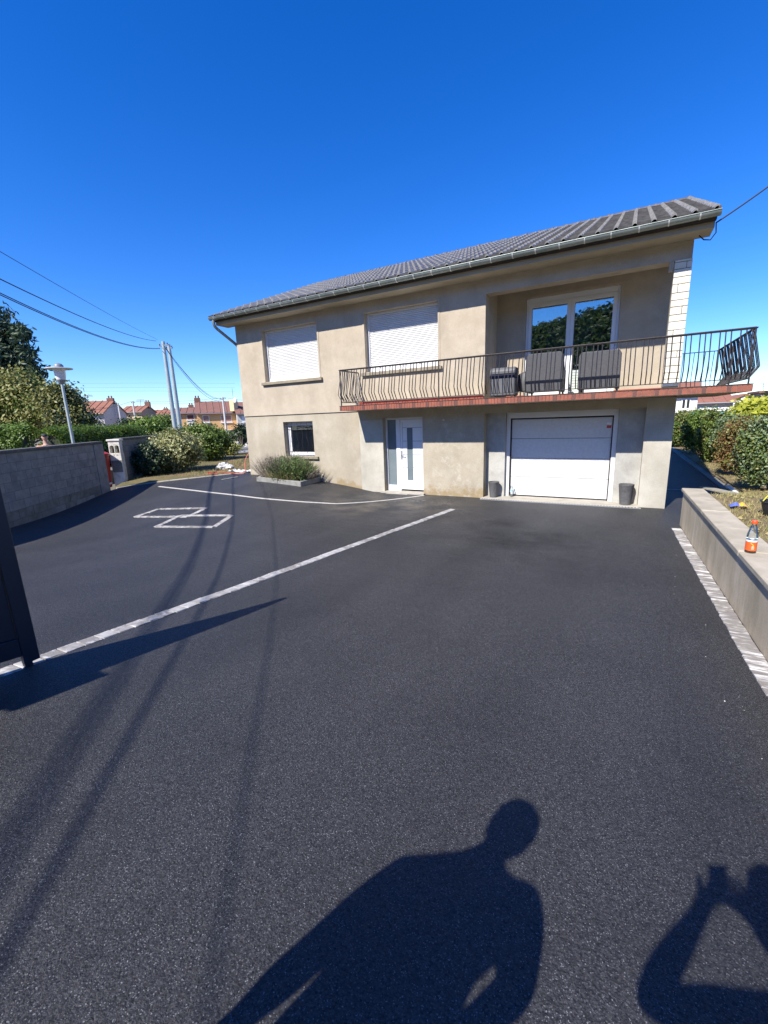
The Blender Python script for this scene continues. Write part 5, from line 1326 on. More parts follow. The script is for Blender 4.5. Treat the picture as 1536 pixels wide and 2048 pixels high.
# ================================================================== FAR HOUSES
def wall_hit(u, v, P0, n):
    r = ray(u, v); t_ = ((P0 - CAM) @ n) / (r @ n); return CAM + r * t_
def far_house(label, u0, u1, ve, vr, Z, n2, depth, wm, rm, wins=(), gm=None, over=.35, chim=None, ze=None):
    n = np.array([n2[0], n2[1], 0.]); n /= np.linalg.norm(n); um = (u0 + u1) / 2
    P0 = at(um, ve, Z); a, b = wall_hit(u0, ve, P0, n), wall_hit(u1, ve, P0, n)
    e = np.array([-n[1], n[0], 0.])
    if (b - a) @ e < 0: e = -e
    w = abs((b - a) @ e); c = np.array([(a + b)[0] / 2, (a + b)[1] / 2, 0]); zb = terr(c[0], c[1]) - .3; zev = P0[2]
    zr = wall_hit(um, vr, P0 - n * depth / 2, n)[2]
    t = thing('terraced_house', label, 'house', (c[0], c[1], zb), 'houses in the background')
    def Q(s, d, z): q = c + e * s - n * d; return (q[0], q[1], z)
    m = MB(); m.prism([Q(-w / 2, 0, zb), Q(w / 2, 0, zb), Q(w / 2, depth, zb), Q(-w / 2, depth, zb)], (0, 0, zev - zb)); m.build('wall', wm, t)
    for s in (-1, 1):
        m = MB(); m.prism([Q(s * w / 2, .001, zb), Q(s * w / 2, depth - .001, zb), Q(s * w / 2, depth, zev), Q(s * w / 2, depth / 2, zr - .08), Q(s * w / 2, 0, zev)], tuple(e * s * .03)); m.build('gable', gm or wm, t)
    dz = (zr - zev) / (depth / 2)
    for d0, d1 in ((-over, depth / 2), (depth + over, depth / 2)):
        m = MB(); z0_ = zev - over * dz
        m.prism([Q(-w / 2 - .2, d0, z0_), Q(w / 2 + .2, d0, z0_), Q(w / 2 + .2, d1, zr), Q(-w / 2 - .2, d1, zr)], (0, 0, .14)); sl_ = m.build('roof_slope', rm, t)
        if d0 < 0:
            k = int(w / .9)
            for i in range(k):
                s = -w / 2 + (i + .5) * w / k; mm = MB(); mm.tube([np.array(Q(s, d0, z0_ + .15)), np.array(Q(s, d1, zr + .15))], .07, 5); mm.build('tile_row', rm, sl_)
    m = MB(); m.tube([Q(-w / 2 - .2, -over - .05, zev - over * dz + .02), Q(w / 2 + .2, -over - .05, zev - over * dz + .02)], .07, 6); m.build('gutter', 'lamp_grey', t)
    for (p0, p1, v0, v1, mm) in wins:
        A, B = wall_hit(p0, v0, P0, n), wall_hit(p1, v1, P0, n); s0, s1 = sorted(((A - c) @ e, (B - c) @ e)); z0_, z1_ = sorted((A[2], B[2]))
        f = MB(); f.prism([Q(s0, .02, z0_), Q(s1, .02, z0_), Q(s1, .02, z1_), Q(s0, .02, z1_)], tuple(n * .06)); wf = f.build('window', 'trim_white', t)
        g_ = MB(); i_ = .07; g_.prism([Q(s0 + i_, -.035, z0_ + i_), Q(s1 - i_, -.035, z0_ + i_), Q(s1 - i_, -.035, z1_ - i_), Q(s0 + i_, -.035, z1_ - i_)], tuple(n * .02)); g_.build('pane' if mm == 'far_glass' else 'shutter', mm, wf)
        if mm == 'far_glass':
            g_ = MB(); sm_2 = (s0 + s1) / 2; g_.prism([Q(sm_2 - .05, -.05, z0_), Q(sm_2 + .05, -.05, z0_), Q(sm_2 + .05, -.05, z1_), Q(sm_2 - .05, -.05, z1_)], tuple(n * .02)); g_.build('mullion', 'trim_white', wf)
        g_ = MB(); g_.prism([Q(s0 - .1, -.02, z0_ - .14), Q(s1 + .1, -.02, z0_ - .14), Q(s1 + .1, -.02, z0_), Q(s0 - .1, -.02, z0_)], tuple(n * .14)); g_.build('sill', 'trim_white', wf)
    for uc, hh in (chim or ()):
        s = (wall_hit(uc, ve, P0, n) - c) @ e; m = MB(); m.prism([Q(s - .45, depth / 2 - .3, zr - .4), Q(s + .45, depth / 2 - .3, zr - .4), Q(s + .45, depth / 2 + .3, zr - .4), Q(s - .45, depth / 2 + .3, zr - .4)], (0, 0, hh + .4)); ch_ = m.build('chimney', 'roof_brown', t)
        for q in (-.2, .2): MB().tube([Q(s + q, depth / 2, zr + hh), Q(s + q, depth / 2, zr + hh + .35)], .11, 7).build('chimney_pot', 'roof_brown', ch_)
    return t, Q, w, zr
nF = (.62, -.78)
far_house('pale grey house with dark shaded gable and red roof behind the left trees', 118, 206, 827, 804.5, 62, nF, 8.2, 'wall_grey', 'roof_red', [(181, 198, 828.5, 841, 'trim_white')], None, chim=((201, .5),))
far_house('small cream house with brownish gable beside the two thin poles', 241, 283, 824, 813.5, 78, nF, 7.5, 'wall_cream', 'roof_red', [(240, 249, 829, 839, 'trim_white')], 'wall_brown', chim=((283, .8),))
far_house('low cream house with red roof behind the garden trees', 300, 343, 830, 820.8, 90, nF, 7.5, 'wall_cream', 'roof_red', [(305, 318, 832, 840.5, 'trim_white')], None, chim=((322, .4), (336, .4)))
far_house('orange house with brown shutter left of the big orange house', 352, 393, 826.3, 816.5, 76, (.74, -.67), 7.5, 'wall_orange', 'roof_brown', [(373, 389, 829.5, 839.5, 'shutter_brown'), (374, 390, 842, 850, 'wall_white')], None, chim=((380, .6),))
tH, QH, wH, zH = far_house('big orange house with pink shutters and brown tiled roof', 393, 473.5, 825.5, 804.5, 64, (.78, -.63), 8.5, 'wall_orange', 'roof_brown', [(405, 419.5, 831, 844, 'shutter_pink'), (441, 464, 830.5, 843.6, 'shutter_pink'), (445, 468, 860, 872.5, 'far_glass')], None, chim=((397, .7),))
far_house('pale grey house adjoining the big orange house on the right', 474, 512, 826.5, 805.5, 63.5, (.78, -.63), 8.5, 'wall_grey', 'roof_brown', [(483, 492, 832, 844.5, 'trim_white'), (481, 490, 862, 875, 'far_glass')])
q = at(467, 803, 64)
t = thing('rooftop_dish', 'white satellite dish beside a small chimney on the big orange house roof', 'dish', tuple(q - [0, 0, 1.0]))
MB().box((q[0] - .5, q[1] - .4, q[2] - 1.4), (q[0] + .4, q[1] + .4, q[2] + .25)).build('stack', 'wall_cream', t)
MB().ball((q[0] + .75, q[1] - .4, q[2] + .1), (.35, .14, .4), 12, 8).build('dish', 'trim_white', t, True)
MB().tube([q + [0, 0, .2], q + [0, 0, 1.9]], .03, 5).build('mast', 'lamp_grey', t)
def antenna(label, u, v0, v1, Z):
    a, b = at(u, v0, Z), at(u, v1, Z); t = thing('roof_antenna', label, 'antenna', tuple(a), 'roof antennas')
    MB().tube([a, b], .035, 5).build('mast', 'lamp_grey', t)
    for i, f in enumerate((.78, .9, .98)):
        p = a + (b - a) * f; MB().tube([p - [.7 - .1 * i, .4, 0], p + [.7 - .1 * i, .4, 0]], .022, 4).build('element', 'lamp_grey', t)
antenna('thin television antenna on the left red roof', 175, 806, 790, 62)
antenna('thin television antenna on the small cream house', 281, 812, 799, 78)
antenna('thin television antenna at the right edge above the white houses', 1527, 800, 766, 50)
# right-hand neighbours
far_house('white rendered house with twin casement window seen under the balcony', 1340, 1396, 786, 768, 30, (-.10, -1), 7, 'wall_white', 'roof_red', [(1363.5, 1380, 798, 818, 'far_glass')])
far_house('long low grey building with red hipped roof beyond the right hedge', 1397, 1466, 805, 791.5, 44, (-.02, -1), 7, 'wall_grey', 'roof_red', [(1400, 1408, 814, 819, 'trim_white'), (1413, 1424, 814, 819, 'trim_white'), (1428, 1438, 814, 819, 'trim_white'), (1443, 1458, 814, 819, 'trim_white')])
# white gable-end house
q0, q1, qa = at(1464, 803, 52), at(1513, 803, 52), at(1488, 791, 52); zb = terr(q0[0], q0[1]) - .2
t = thing('gabled_house', 'white gable-ended house with red roof at the far right', 'house', ((q0[0] + q1[0]) / 2, q0[1] + 4, zb), 'houses in the background')
MB().prism([(q0[0], q0[1], zb), (q1[0], q0[1], zb), (q1[0], q0[1], q1[2]), (qa[0], q0[1], qa[2]), (q0[0], q0[1], q0[2])], (0, 9, 0)).build('wall', 'wall_white', t)
for a, b in ((q0, qa), (q1, qa)):
    d = -.5 if a is q0 else .5
    MB().prism([(a[0] + d, q0[1] - .2, a[2] - .12), (b[0], q0[1] - .2, b[2] + .06), (b[0], q0[1] - .2, b[2] + .22), (a[0] + d, q0[1] - .2, a[2] + .04)], (0, 9.4, 0)).build('roof_slope', 'roof_red', t)
q = at(1533, 796, 40); t = thing('brown_outbuilding', 'brown flat-topped building at the right edge of the picture', 'building', (q[0] + 2, q[1] + 2, 0))
MB().box((q[0] - .45, q[1], -.3), (q[0] + 5, q[1] + 4, q[2] + .5)).build('wall', 'wall_brown', t); MB().box((q[0] - .65, q[1] - .2, q[2] + .501), (q[0] + 5.2, q[1] + 4.2, q[2] + .68)).build('roof', 'roof_brown', t)
# blue garden trampoline behind the hedge
q = at(1447, 826, 21); zb = terr(q[0], q[1])
t = thing('blue_trampoline', 'blue-edged round trampoline half hidden behind the right hedge', 'trampoline', (q[0], q[1] + .6, zb))
MB().lathe([(1.05, q[2] - zb - .02), (1.30, q[2] - zb + .05), (1.30, q[2] - zb + .0), (1.05, q[2] - zb - .08)], (q[0], q[1] + .6, zb), 26).build('pad', 'blue_paint', t, True)
for a in range(6):
    c_, s_ = math.cos(a * 1.047), math.sin(a * 1.047); MB().tube([(q[0] + 1.2 * c_, q[1] + .6 + 1.2 * s_, zb), (q[0] + 1.2 * c_, q[1] + .6 + 1.2 * s_, q[2] + .02)], .03, 6).build('leg', 'steel', t)

# pale garden fence on the left, across the street
a, b = at(281, 884, 30), at(335, 881, 33); zt = 1.05
t = thing('picket_fence', 'pale low picket fence under the green garden trees', 'fence', ((a[0] + b[0]) / 2, (a[1] + b[1]) / 2, terr((a[0] + b[0]) / 2, 0)))
d = (b - a)[:2]; Lf = np.linalg.norm(d); d /= Lf; n_ = int(Lf / .14); ztop_f = at(308, 874, 31.5)[2]
for i in range(n_):
    p = a[:2] + d * i * .14; zb = terr(p[0], p[1])
    o = MB().obox((p[0], p[1], (ztop_f + zb) / 2 - .1), (*d, 0), (-d[1], d[0], 0), (0, 0, 1), .045, .012, (ztop_f - zb) / 2 + .1) if i == 0 else None
    if i == 0: pk = o.build('picket', 'trim_white', t); b0_ = wpos(pk)
    else: place('picket', pk.data, b0_ + np.array([d[0] * i * .14, d[1] * i * .14, 0]), t)
for zz in (.3, .75):
    c = (a + b) / 2; zb = terr(c[0], c[1]); MB().obox((c[0] + d[1] * .03, c[1] - d[0] * .03, zb + (ztop_f - zb) * zz), (*d, 0), (-d[1], d[0], 0), (0, 0, 1), Lf / 2, .012, .05).build('fence_rail', 'trim_white', t)
a, b = at(478, 882, 50), at(505, 881, 50); p = (a + b) / 2
t = thing('picket_fence', 'short white fence at the foot of the pale grey house', 'fence', (p[0], p[1], terr(p[0], p[1])))
for i in range(12): c = a + (b - a) * i / 11; MB().box((c[0] - .05, c[1] - .02, terr(p[0], p[1]) - .1), (c[0] + .05, c[1] + .02, c[2])).build('picket', 'trim_white', t)
MB().obox((p[0], p[1] - .04, a[2] - .25), (b - a) / np.linalg.norm(b - a), (0, 1, 0), (0, 0, 1), np.linalg.norm(b - a) / 2, .02, .05).build('fence_rail', 'trim_white', t)
# low garden walls across the street
a, b = at(437, 888, 44), at(478, 887, 44); p = (a + b) / 2; d = (b - a); L_ = np.linalg.norm(d); d /= L_; zb = terr(p[0], p[1])
tag(MB().obox((p[0], p[1], (zb + p[2]) / 2), (d[0], d[1], 0), (-d[1], d[0], 0), (0, 0, 1), L_ / 2, .12, (p[2] - zb) / 2 + .2).build('garden_wall', 'wall_grey', bevel=.02), 'low pale garden wall before the big orange house', 'wall')

# ================================================================== PLANTING
def ell(u0, u1, v0, v1, Z, dy=1.0):
    """ellipsoid that fills a box of the picture at a given distance"""
    a, b = at(u0, (v0 + v1) / 2, Z), at(u1, (v0 + v1) / 2, Z); t_, bt = at((u0 + u1) / 2, v0, Z), at((u0 + u1) / 2, v1, Z)
    c = (a + b) / 2; r = np.linalg.norm((b - a)[:2]) / 2
    return [c[0], c[1], (t_[2] + bt[2]) / 2, r, r * dy, abs(t_[2] - bt[2]) / 2]
# left, beyond the wall
def hedge(label, a, b, h, w, n, mname, group='clipped hedges beyond the left wall', size=.07):
    a, b = np.array(a[:2]), np.array(b[:2]); L_ = np.linalg.norm(b - a); d = (b - a) / L_; nr = np.array([-d[1], d[0]]); c = (a + b) / 2; zb = terr(*c)
    t = thing('clipped_hedge', label, 'hedge', (c[0], c[1], zb), group)
    k = n // 22; s = rng.uniform(0, L_, k); face = rng.random(k); cr = rng.random(k)
    off = np.where(face < .35, rng.uniform(-w, w, k), np.where(face < .75, -w, w) + rng.normal(size=k) * .05); hz_ = np.where(face < .35, h + rng.normal(size=k) * .05, rng.uniform(.05, h, k))
    if True:
        C_ = np.stack([a[0] + d[0] * s + nr[0] * off, a[1] + d[1] * s + nr[1] * off, zb + hz_], 1)
    N_ = np.stack([nr[0] * np.sign(off), nr[1] * np.sign(off), np.where(face < .35, 2., .2)], 1)
    j = np.repeat(np.arange(k), 22); P = C_[j] + rng.normal(size=(len(j), 3)) * .10; N_ = N_[j] + rng.normal(size=(len(j), 3)) * .6
    leaf_mesh('foliage', mname, t, P, N_, size, np.clip(cr[j] * .5 + rng.random(len(j)) * .5, 0, 1))
    m = MB().obox((c[0], c[1], zb + h * .47), (*d, 0), (*nr, 0), (0, 0, 1), L_ / 2 - .35, w - .22, h * .44); m.build('inner_twigs', 'twig_dark', t)
    return t
a, b = at(-60, 870, 17.5), at(60, 870, 18.0); hedge('clipped green hedge at the left edge, behind the man', a, b, 2.05 - terr(*a[:2]) + .04, .6, 9000, 'leaf_hedge')
a, b = at(96, 870, 20.5), at(274, 870, 27); hedge('long clipped green hedge behind the street lamp', a, b, 2.02 - terr(*((a + b) / 2)[:2]) - .02, .6, 17000, 'leaf_hedge')
# dark conifer
e = [ell(-90, 8, 612, 660, 34), ell(-110, 22, 640, 700, 34), ell(-130, 34, 680, 740, 34), ell(-140, 44, 715, 790, 34), ell(-120, 20, 770, 850, 34), ell(5, 38, 650, 664, 34), ell(25, 66, 664, 680, 34), ell(20, 60, 690, 708, 34), ell(30, 70, 712, 728, 34), ell(40, 84, 732, 752, 34), ell(45, 78, 756, 772, 34)]
cb_ = at(-50, 860, 34); 
tree('pine_tree', 'tall dark pine leaning in from the left edge', (cb_[0], cb_[1], terr(cb_[0], cb_[1])), 7.5, e, 34000, .15, 'needle', .34, 40, .28, aspect=3.4, fill=.3)
# broad leafy trees
bt_ = at(60, 880, 27)
tree('broadleaf_tree', 'olive green spreading tree below the dark pine', (bt_[0], bt_[1], terr(bt_[0], bt_[1])), 2.6, [ell(-40, 60, 760, 860, 27), ell(20, 110, 775, 865, 27), ell(60, 150, 800, 868, 27), ell(-60, 20, 790, 870, 27), ell(0, 70, 742, 800, 27)], 20000, .13, 'leaf_olive', .30, 30, .16, mats2=[('leaf_bush', .3)])
bt_ = at(120, 880, 25)
tree('broadleaf_tree', 'loose greyish tree just behind the street lamp', (bt_[0], bt_[1], terr(bt_[0], bt_[1])), 2.4, [ell(85, 150, 768, 830, 25), ell(110, 182, 815, 870, 25), ell(120, 160, 790, 840, 25)], 9000, .11, 'leaf_olive', .26, 28, .12, mats2=[('leaf_dark', .5)], fill=.3)
for (lab, u0, u1, v0, v1, Z, mm, n) in (('dark round tree before the small cream house', 243, 300, 838, 872, 48, 'leaf_dark', 5000), ('bright weeping shrub-tree above the pale fence', 268, 322, 840, 878, 38, 'leaf_hedge', 7000), ('dark green tree just left of the twin poles', 305, 348, 834, 876, 42, 'leaf_bush', 5500)):
    b = at((u0 + u1) / 2, v1 + 4, Z); tree('garden_tree', lab, (b[0], b[1], terr(b[0], b[1])), 1.6, [ell(u0, u1, v0, v1, Z), ell(u0 - 4, (u0 + u1) / 2, (v0 + v1) / 2 - 6, v1, Z), ell((u0 + u1) / 2, u1 + 4, (v0 + v1) / 2 - 4, v1, Z)], n, .16, mm, .30, 26, .12, group='garden trees across the street')
b = at(483, 885, 44); shrub('garden_shrub', 'round dark shrub before the grey house', 'shrub', [ell(467, 497, 852, 888, 46)], 3000, .13, 'leaf_dark', .2, 20, (b[0], b[1], terr(b[0], b[1])))
# shrubs on the left lawn
b = hit(296, 952, 2, .27); zz_ = .25
def lawn_shrub(label, u0, u1, v0, v1, ub, vb, zb, n, size, mname, mats2=None, clump=.13, extra=(), fill=.45):
    b = hit(ub, vb, 2, zb); Z = (b - CAM) @ FW
    es = [ell(u0, u1, v0, v1, Z, .9)] + [ell(*q, Z, .9) for q in extra]
    return shrub('garden_shrub', label, 'shrub', es, n, size, mname, clump, 24, (b[0], b[1], zb), None, 6, mats2=mats2, fill=fill)
lawn_shrub('dark shaded shrub against the short block wall', 266, 335, 893, 952, 300, 953, .25, 7000, .055, 'leaf_dark', None, .11)
lawn_shrub('pale variegated shrub in front of the green bush', 290, 395, 872, 945, 345, 944, .28, 9000, .06, 'leaf_variegated', [('leaf_olive', .5)], .13, ((325, 400, 862, 925),))
lawn_shrub('bright green bush left of the house corner', 372, 452, 852, 920, 412, 922, .28, 11000, .075, 'leaf_bush', [('leaf_hedge', .4)], .17, ((355, 412, 850, 900), (400, 455, 858, 905)))
lawn_shrub('small yellow-green flowering plant by the garden path', 436, 478, 882, 908, 458, 911, .28, 2600, .06, 'leaf_variegated', [('leaf_yellow', .4)], .1)
# right-hand row of shrubs
def right_shrub(label, u0, u1, v0, v1, ub, vb, zb, n, size, mname, mats2=None, extra=(), clump=.13, fill=.45):
    b = hit(ub, vb, 2, zb); Z = (b - CAM) @ FW
    es = [ell(u0, u1, v0, v1, Z, .8)] + [ell(*q, Z, .8) for q in extra]
    return shrub('hedge_shrub', label, 'shrub', es, n, size, mname, clump, 24, (b[0], b[1], zb), 'shrubs in the right-hand row', 6, mats2=mats2, fill=fill)
right_shrub('leafy green shrub nearest the white pillar corner, far end of the right row', 1338, 1402, 826, 890, 1366, 892, .05, 9000, .065, 'leaf_bush', [('leaf_olive', .5)], ((1352, 1412, 822, 880),))
right_shrub('dark green shrub in the house shadow, second of the right row', 1374, 1424, 828, 904, 1398, 906, .05, 9000, .06, 'leaf_hedge', [('leaf_bush', .5)], ((1390, 1432, 822, 890),))
right_shrub('mixed green shrub with bare twigs in the middle of the right row', 1406, 1456, 826, 918, 1430, 922, .08, 11000, .055, 'leaf_bush', [('leaf_olive', .6), ('leaf_silver', .2)], ((1420, 1462, 850, 925),))
right_shrub('silvery green shrub before the brown one in the right row', 1438, 1490, 836, 905, 1462, 925, .10, 8000, .05, 'leaf_silver', [('leaf_bush', .5)])
right_shrub('reddish brown drying shrub in the right row', 1452, 1512, 842, 938, 1482, 944, .12, 10000, .045, 'leaf_red', [('leaf_olive', .8)], ((1460, 1505, 890, 945),), .11)
right_shrub('silvery green leafy shrub at the right edge', 1496, 1562, 842, 966, 1528, 972, .15, 16000, .04, 'leaf_silver', [('leaf_bush', .6), ('leaf_olive', .3)], ((1510, 1580, 880, 970),))
for k_, (x, y) in enumerate(((15.6, -1.4), (16.0, -3.3), (15.8, -5.2), (16.2, -7.2), (16.0, -9.2))):
    zb_ = lawn_right_z(x, y); shrub('hedge_shrub', ('green', 'olive', 'dark green', 'bushy', 'silvery')[k_] + ' shrub of the right-hand row, ' + ('first', 'second', 'third', 'fourth', 'fifth')[k_] + ' one beyond the right picture edge', 'shrub', [(x, y, zb_ + .8, .8, 1.0, .85), (x + .3, y + .5, zb_ + .7, .7, .8, .75)], 6000, .06, ('leaf_bush', 'leaf_olive', 'leaf_hedge', 'leaf_bush', 'leaf_silver')[k_], .16, 24, (x, y, zb_), 'shrubs in the right-hand row', 5)
b = at(1525, 850, 15.5)
tree('yellow_tree', 'bright yellow-green leafy tree at the right edge', (b[0] + .5, b[1], .0), 1.6, [ell(1474, 1540, 812, 856, 15.5), ell(1490, 1580, 802, 850, 15.5), ell(1466, 1510, 826, 850, 15.5)], 6500, .13, 'leaf_yellow', .2, 22, .09)
b = at(1528, 812, 24)
tree('dark_tree', 'dull dark tree behind the yellow one', (b[0] + .6, b[1], .0), 1.8, [ell(1508, 1580, 798, 835, 24)], 2500, .16, 'leaf_dark', .25, 22, .12)

# ================================================================== PEOPLE
def person(name, label, J, bones, mats, bone_mat, hd, f, l, root='pelvis', cat='person', base=None, hs_=1.08):
    names = list(J); me = bpy.data.meshes.new('skeleton')
    me.from_pydata([tuple(J[k][0]) for k in names], [(names.index(a), names.index(b)) for a, b in bones], [])
    ob = bpy.data.objects.new('skeleton', me); COL.objects.link(ob)
    sk = ob.modifiers.new('skin', 'SKIN'); sk.use_smooth_shade = True; sk.branch_smoothing = .6
    sv = me.skin_vertices[0].data if me.skin_vertices else None
    if sv is None:
        bm = bmesh.new(); bm.from_mesh(me); bm.verts.layers.skin.verify(); bm.to_mesh(me); bm.free(); sv = me.skin_vertices[0].data
    for i, k in enumerate(names):
        r = J[k][1]; sv[i].radius = r if hasattr(r, '__len__') else (r, r); sv[i].use_root = (k == root)
    ss = ob.modifiers.new('sub', 'SUBSURF'); ss.levels = 2; ss.render_levels = 2
    dg = bpy.context.evaluated_depsgraph_get(); dg.update()
    nm = bpy.data.meshes.new_from_object(ob.evaluated_get(dg)); bpy.data.objects.remove(ob)
    nm.materials.clear()
    for q in mats: nm.materials.append(MATS[q])
    A = np.array([J[a][0] for a, b in bones], float); B = np.array([J[b][0] for a, b in bones], float); D = B - A; DD = (D * D).sum(1) + 1e-9
    mi = []
    for p in nm.polygons:
        c = np.array(p.center); t_ = np.clip(((c - A) * D).sum(1) / DD, 0, 1); dist = np.linalg.norm(A + D * t_[:, None] - c, axis=1); mi.append(bone_mat[int(dist.argmin())])
    nm.polygons.foreach_set('material_index', mi)
    hb = MB(); hb.ball((0, 0, 0), 1.0, 20, 16); bm = bmesh.new(); bm.from_mesh(nm); vs_ = []
    for (a, b, c) in hb.v:
        lo_ = max(0., -c); w_ = .080 * (1 - .38 * lo_ ** 1.6); dpt = .100 * (1 - .18 * lo_); y_ = b * dpt + .018 * lo_
        if b > .5 and -.35 < c < .25: y_ += .004
        if b > .85 and abs(a) < .35 and -.32 < c < .1: y_ += .020 * (1 - abs(a) / .35) * (.1 - c + .15)
        vs_.append(bm.verts.new(Vector(hd + (l * a * w_ + f * y_ + np.array([0, 0, c * .125])) * hs_)))
    for q in hb.f:
        fc = bm.faces.new([vs_[i] for i in q]); fc.material_index = 1
    bm.to_mesh(nm); bm.free()
    nm.polygons.foreach_set('use_smooth', [True] * len(nm.polygons)); nm.name = 'body'
    t = thing(name, label, cat, base); V = np.array([v.co for v in nm.vertices])
    o = bpy.data.objects.new('body', nm); COL.objects.link(o); o.parent = t; o.location = -Vector(base); WPOS[o.name] = np.zeros(3)
    return t
def body(base, face, h, lhand, lelb, rhand, relb, head=None, shoulders=None, mats=None, lean=(0, 0), fingers=True, wide=1.0):
    """joints of a standing figure; base on the ground, face = unit direction it looks at"""
    b = np.array(base, float); f = np.array([face[0], face[1], 0.]); f /= np.linalg.norm(f); l = np.array([-f[1], f[0], 0.]); k = h / 1.75; up = np.array([0, 0, 1.]); ln = np.array([lean[0], lean[1], 0])
    J = {}
    J['pelvis'] = (b + up * .95 * k, (.155 * k * wide, .115 * k * wide)); J['belly'] = (b + up * 1.12 * k + ln * .3, (.15 * k * wide, .115 * k * wide)); J['chest'] = (b + up * 1.32 * k + ln * .7, (.165 * k * wide, .12 * k * wide))
    J['collar'] = (b + up * 1.44 * k + ln, (.105 * k, .09 * k)); J['neck'] = (b + up * 1.525 * k + ln + f * .01, .050 * k)
    hd = np.array(head) if head is not None else b + up * 1.645 * k + ln + f * .03
    J['head'] = (hd - up * .05, .056 * k)
    B = [('pelvis', 'belly'), ('belly', 'chest'), ('chest', 'collar'), ('collar', 'neck'), ('neck', 'head')]; M = [0, 0, 0, 1, 1]
    for s, nm, hand, elb in ((1, 'l', lhand, lelb), (-1, 'r', rhand, relb)):
        sh = b + up * 1.425 * k + ln + l * s * .185 * k
        if shoulders is not None: sh = np.array(shoulders[0 if s == 1 else 1])
        hand = np.array(hand, float); elb = np.array(elb, float); d = hand - elb; d /= np.linalg.norm(d)
        wr = hand - d * .05
        J[nm + 'sh'] = (sh, .068 * k * wide); J[nm + 'el'] = (elb, .045 * k * wide); J[nm + 'fo'] = (elb * .6 + wr * .4, .045 * k * wide); J[nm + 'wr'] = (wr, .032 * k * wide); J[nm + 'palm'] = (hand + d * .03, (.036 * k, .018 * k))
        B += [('chest', nm + 'sh'), (nm + 'sh', nm + 'el'), (nm + 'el', nm + 'fo'), (nm + 'fo', nm + 'wr'), (nm + 'wr', nm + 'palm')]; M += [0, 0, 1, 1, 1]
        if fingers:
            sd_ = np.cross(d, f); sd_ = sd_ / (np.linalg.norm(sd_) + 1e-9); cr_ = np.cross(sd_, d)
            for i, (o, L_) in enumerate(((-.030, .060), (-.010, .072), (.010, .068), (.030, .052))):
                p0 = hand + d * .045 + sd_ * o; p1 = p0 + d * L_ * .5 + cr_ * .008; p2 = p0 + d * L_ * .85 + cr_ * .035
                J[f'{nm}f{i}a'] = (p0, .0095); J[f'{nm}f{i}b'] = (p1, .0088); J[f'{nm}f{i}c'] = (p2, .0075); B += [(nm + 'palm', f'{nm}f{i}a'), (f'{nm}f{i}a', f'{nm}f{i}b'), (f'{nm}f{i}b', f'{nm}f{i}c')]; M += [1, 1, 1]
            p0 = hand + d * .0 + sd_ * .040; J[nm + 'ta'] = (p0, .011); J[nm + 'tb'] = (p0 + d * .035 + sd_ * .022 + cr_ * .012, .0095); B += [(nm + 'wr', nm + 'ta'), (nm + 'ta', nm + 'tb')]; M += [1, 1]
        hp = b + up * .90 * k + l * s * .095 * k; kn = b + up * .50 * k + l * s * .115 * k + f * .02; an = b + up * .09 * k + l * s * .125 * k - f * .02
        J[nm + 'hp'] = (hp, .118 * k * wide ** .6); J[nm + 'kn'] = (kn, .076 * k); J[nm + 'ca'] = (kn * .65 + an * .35 - f * .02, .072 * k); J[nm + 'an'] = (an, .054 * k); J[nm + 'he'] = (an - up * .05 * k + f * .02, .042); J[nm + 'to'] = (an - up * .058 * k + f * .17 * k + l * s * .02, (.042, .03))
        B += [('pelvis', nm + 'hp'), (nm + 'hp', nm + 'kn'), (nm + 'kn', nm + 'ca'), (nm + 'ca', nm + 'an'), (nm + 'an', nm + 'he'), (nm + 'he', nm + 'to')]; M += [2, 2, 2, 2, 3, 3]
    return J, B, M, hd, f, l
def face_bits(t, hd, f, l, k=1., hair=True, cap=False):
    up = np.array([0, 0, 1.])
    for s in (-1, 1):
        MB().ball(hd + f * .086 + l * s * .033 + up * .014, .012, 8, 6).build('eye', 'label_white', t, True)
        MB().ball(hd + f * .096 + l * s * .033 + up * .014, .006, 6, 5).build('pupil', 'hair', t, True)
        MB().ball(hd + l * s * .080 + up * .005 - f * .008, (.022, .022, .034), 8, 6).build('ear', 'skin', t, True)
        MB().obox(hd + f * .092 + l * s * .033 + up * .036, l, f, up, .022, .008, .005).build('eyebrow', 'hair', t)
    if False: MB().prism([tuple(hd + f * .092 + up * .025), tuple(hd + f * .090 + l * .017 - up * .02), tuple(hd + f * .125 - up * .018), tuple(hd + f * .090 - l * .017 - up * .02)], tuple(f * .004)).build('nose', 'skin', t, True)
    MB().obox(hd + f * .092 - up * .062, l, f, up, .024, .008, .005).build('mouth', 'shutter_pink', t)
    if hair or cap:
        m = MB(); n = 14
        for i in range(6):
            a = math.pi / 2 * i / 5
            for j in range(n):
                tt = 2 * math.pi * j / n; r = .106 * math.cos(a) ** .7 if i < 5 else .001; p = hd - f * .004 + up * (.045 + .092 * math.sin(a)) + f * r * math.cos(tt) * 1.02 + l * r * math.sin(tt) * .86
                m.v.append(tuple(p))
        for i in range(5):
            for j in range(n): m.f.append((i * n + j, i * n + (j + 1) % n, (i + 1) * n + (j + 1) % n, (i + 1) * n + j))
        for j in range(n): 
            pass
        m.f.append(tuple(range(n - 1, -1, -1))); m.m = [0] * len(m.f); m.build('cap' if cap else 'hair', 'cloth_dark' if cap else 'hair', t, True)
    if cap:
        poly = [tuple(hd + up * .052 + f * (.075 + .085 * math.cos(q)) + l * .085 * math.sin(q)) for q in np.linspace(-1.5, 1.5, 9)]
        MB().prism(poly, (0, 0, .012)).build('cap_peak', 'cloth_dark', t, True)
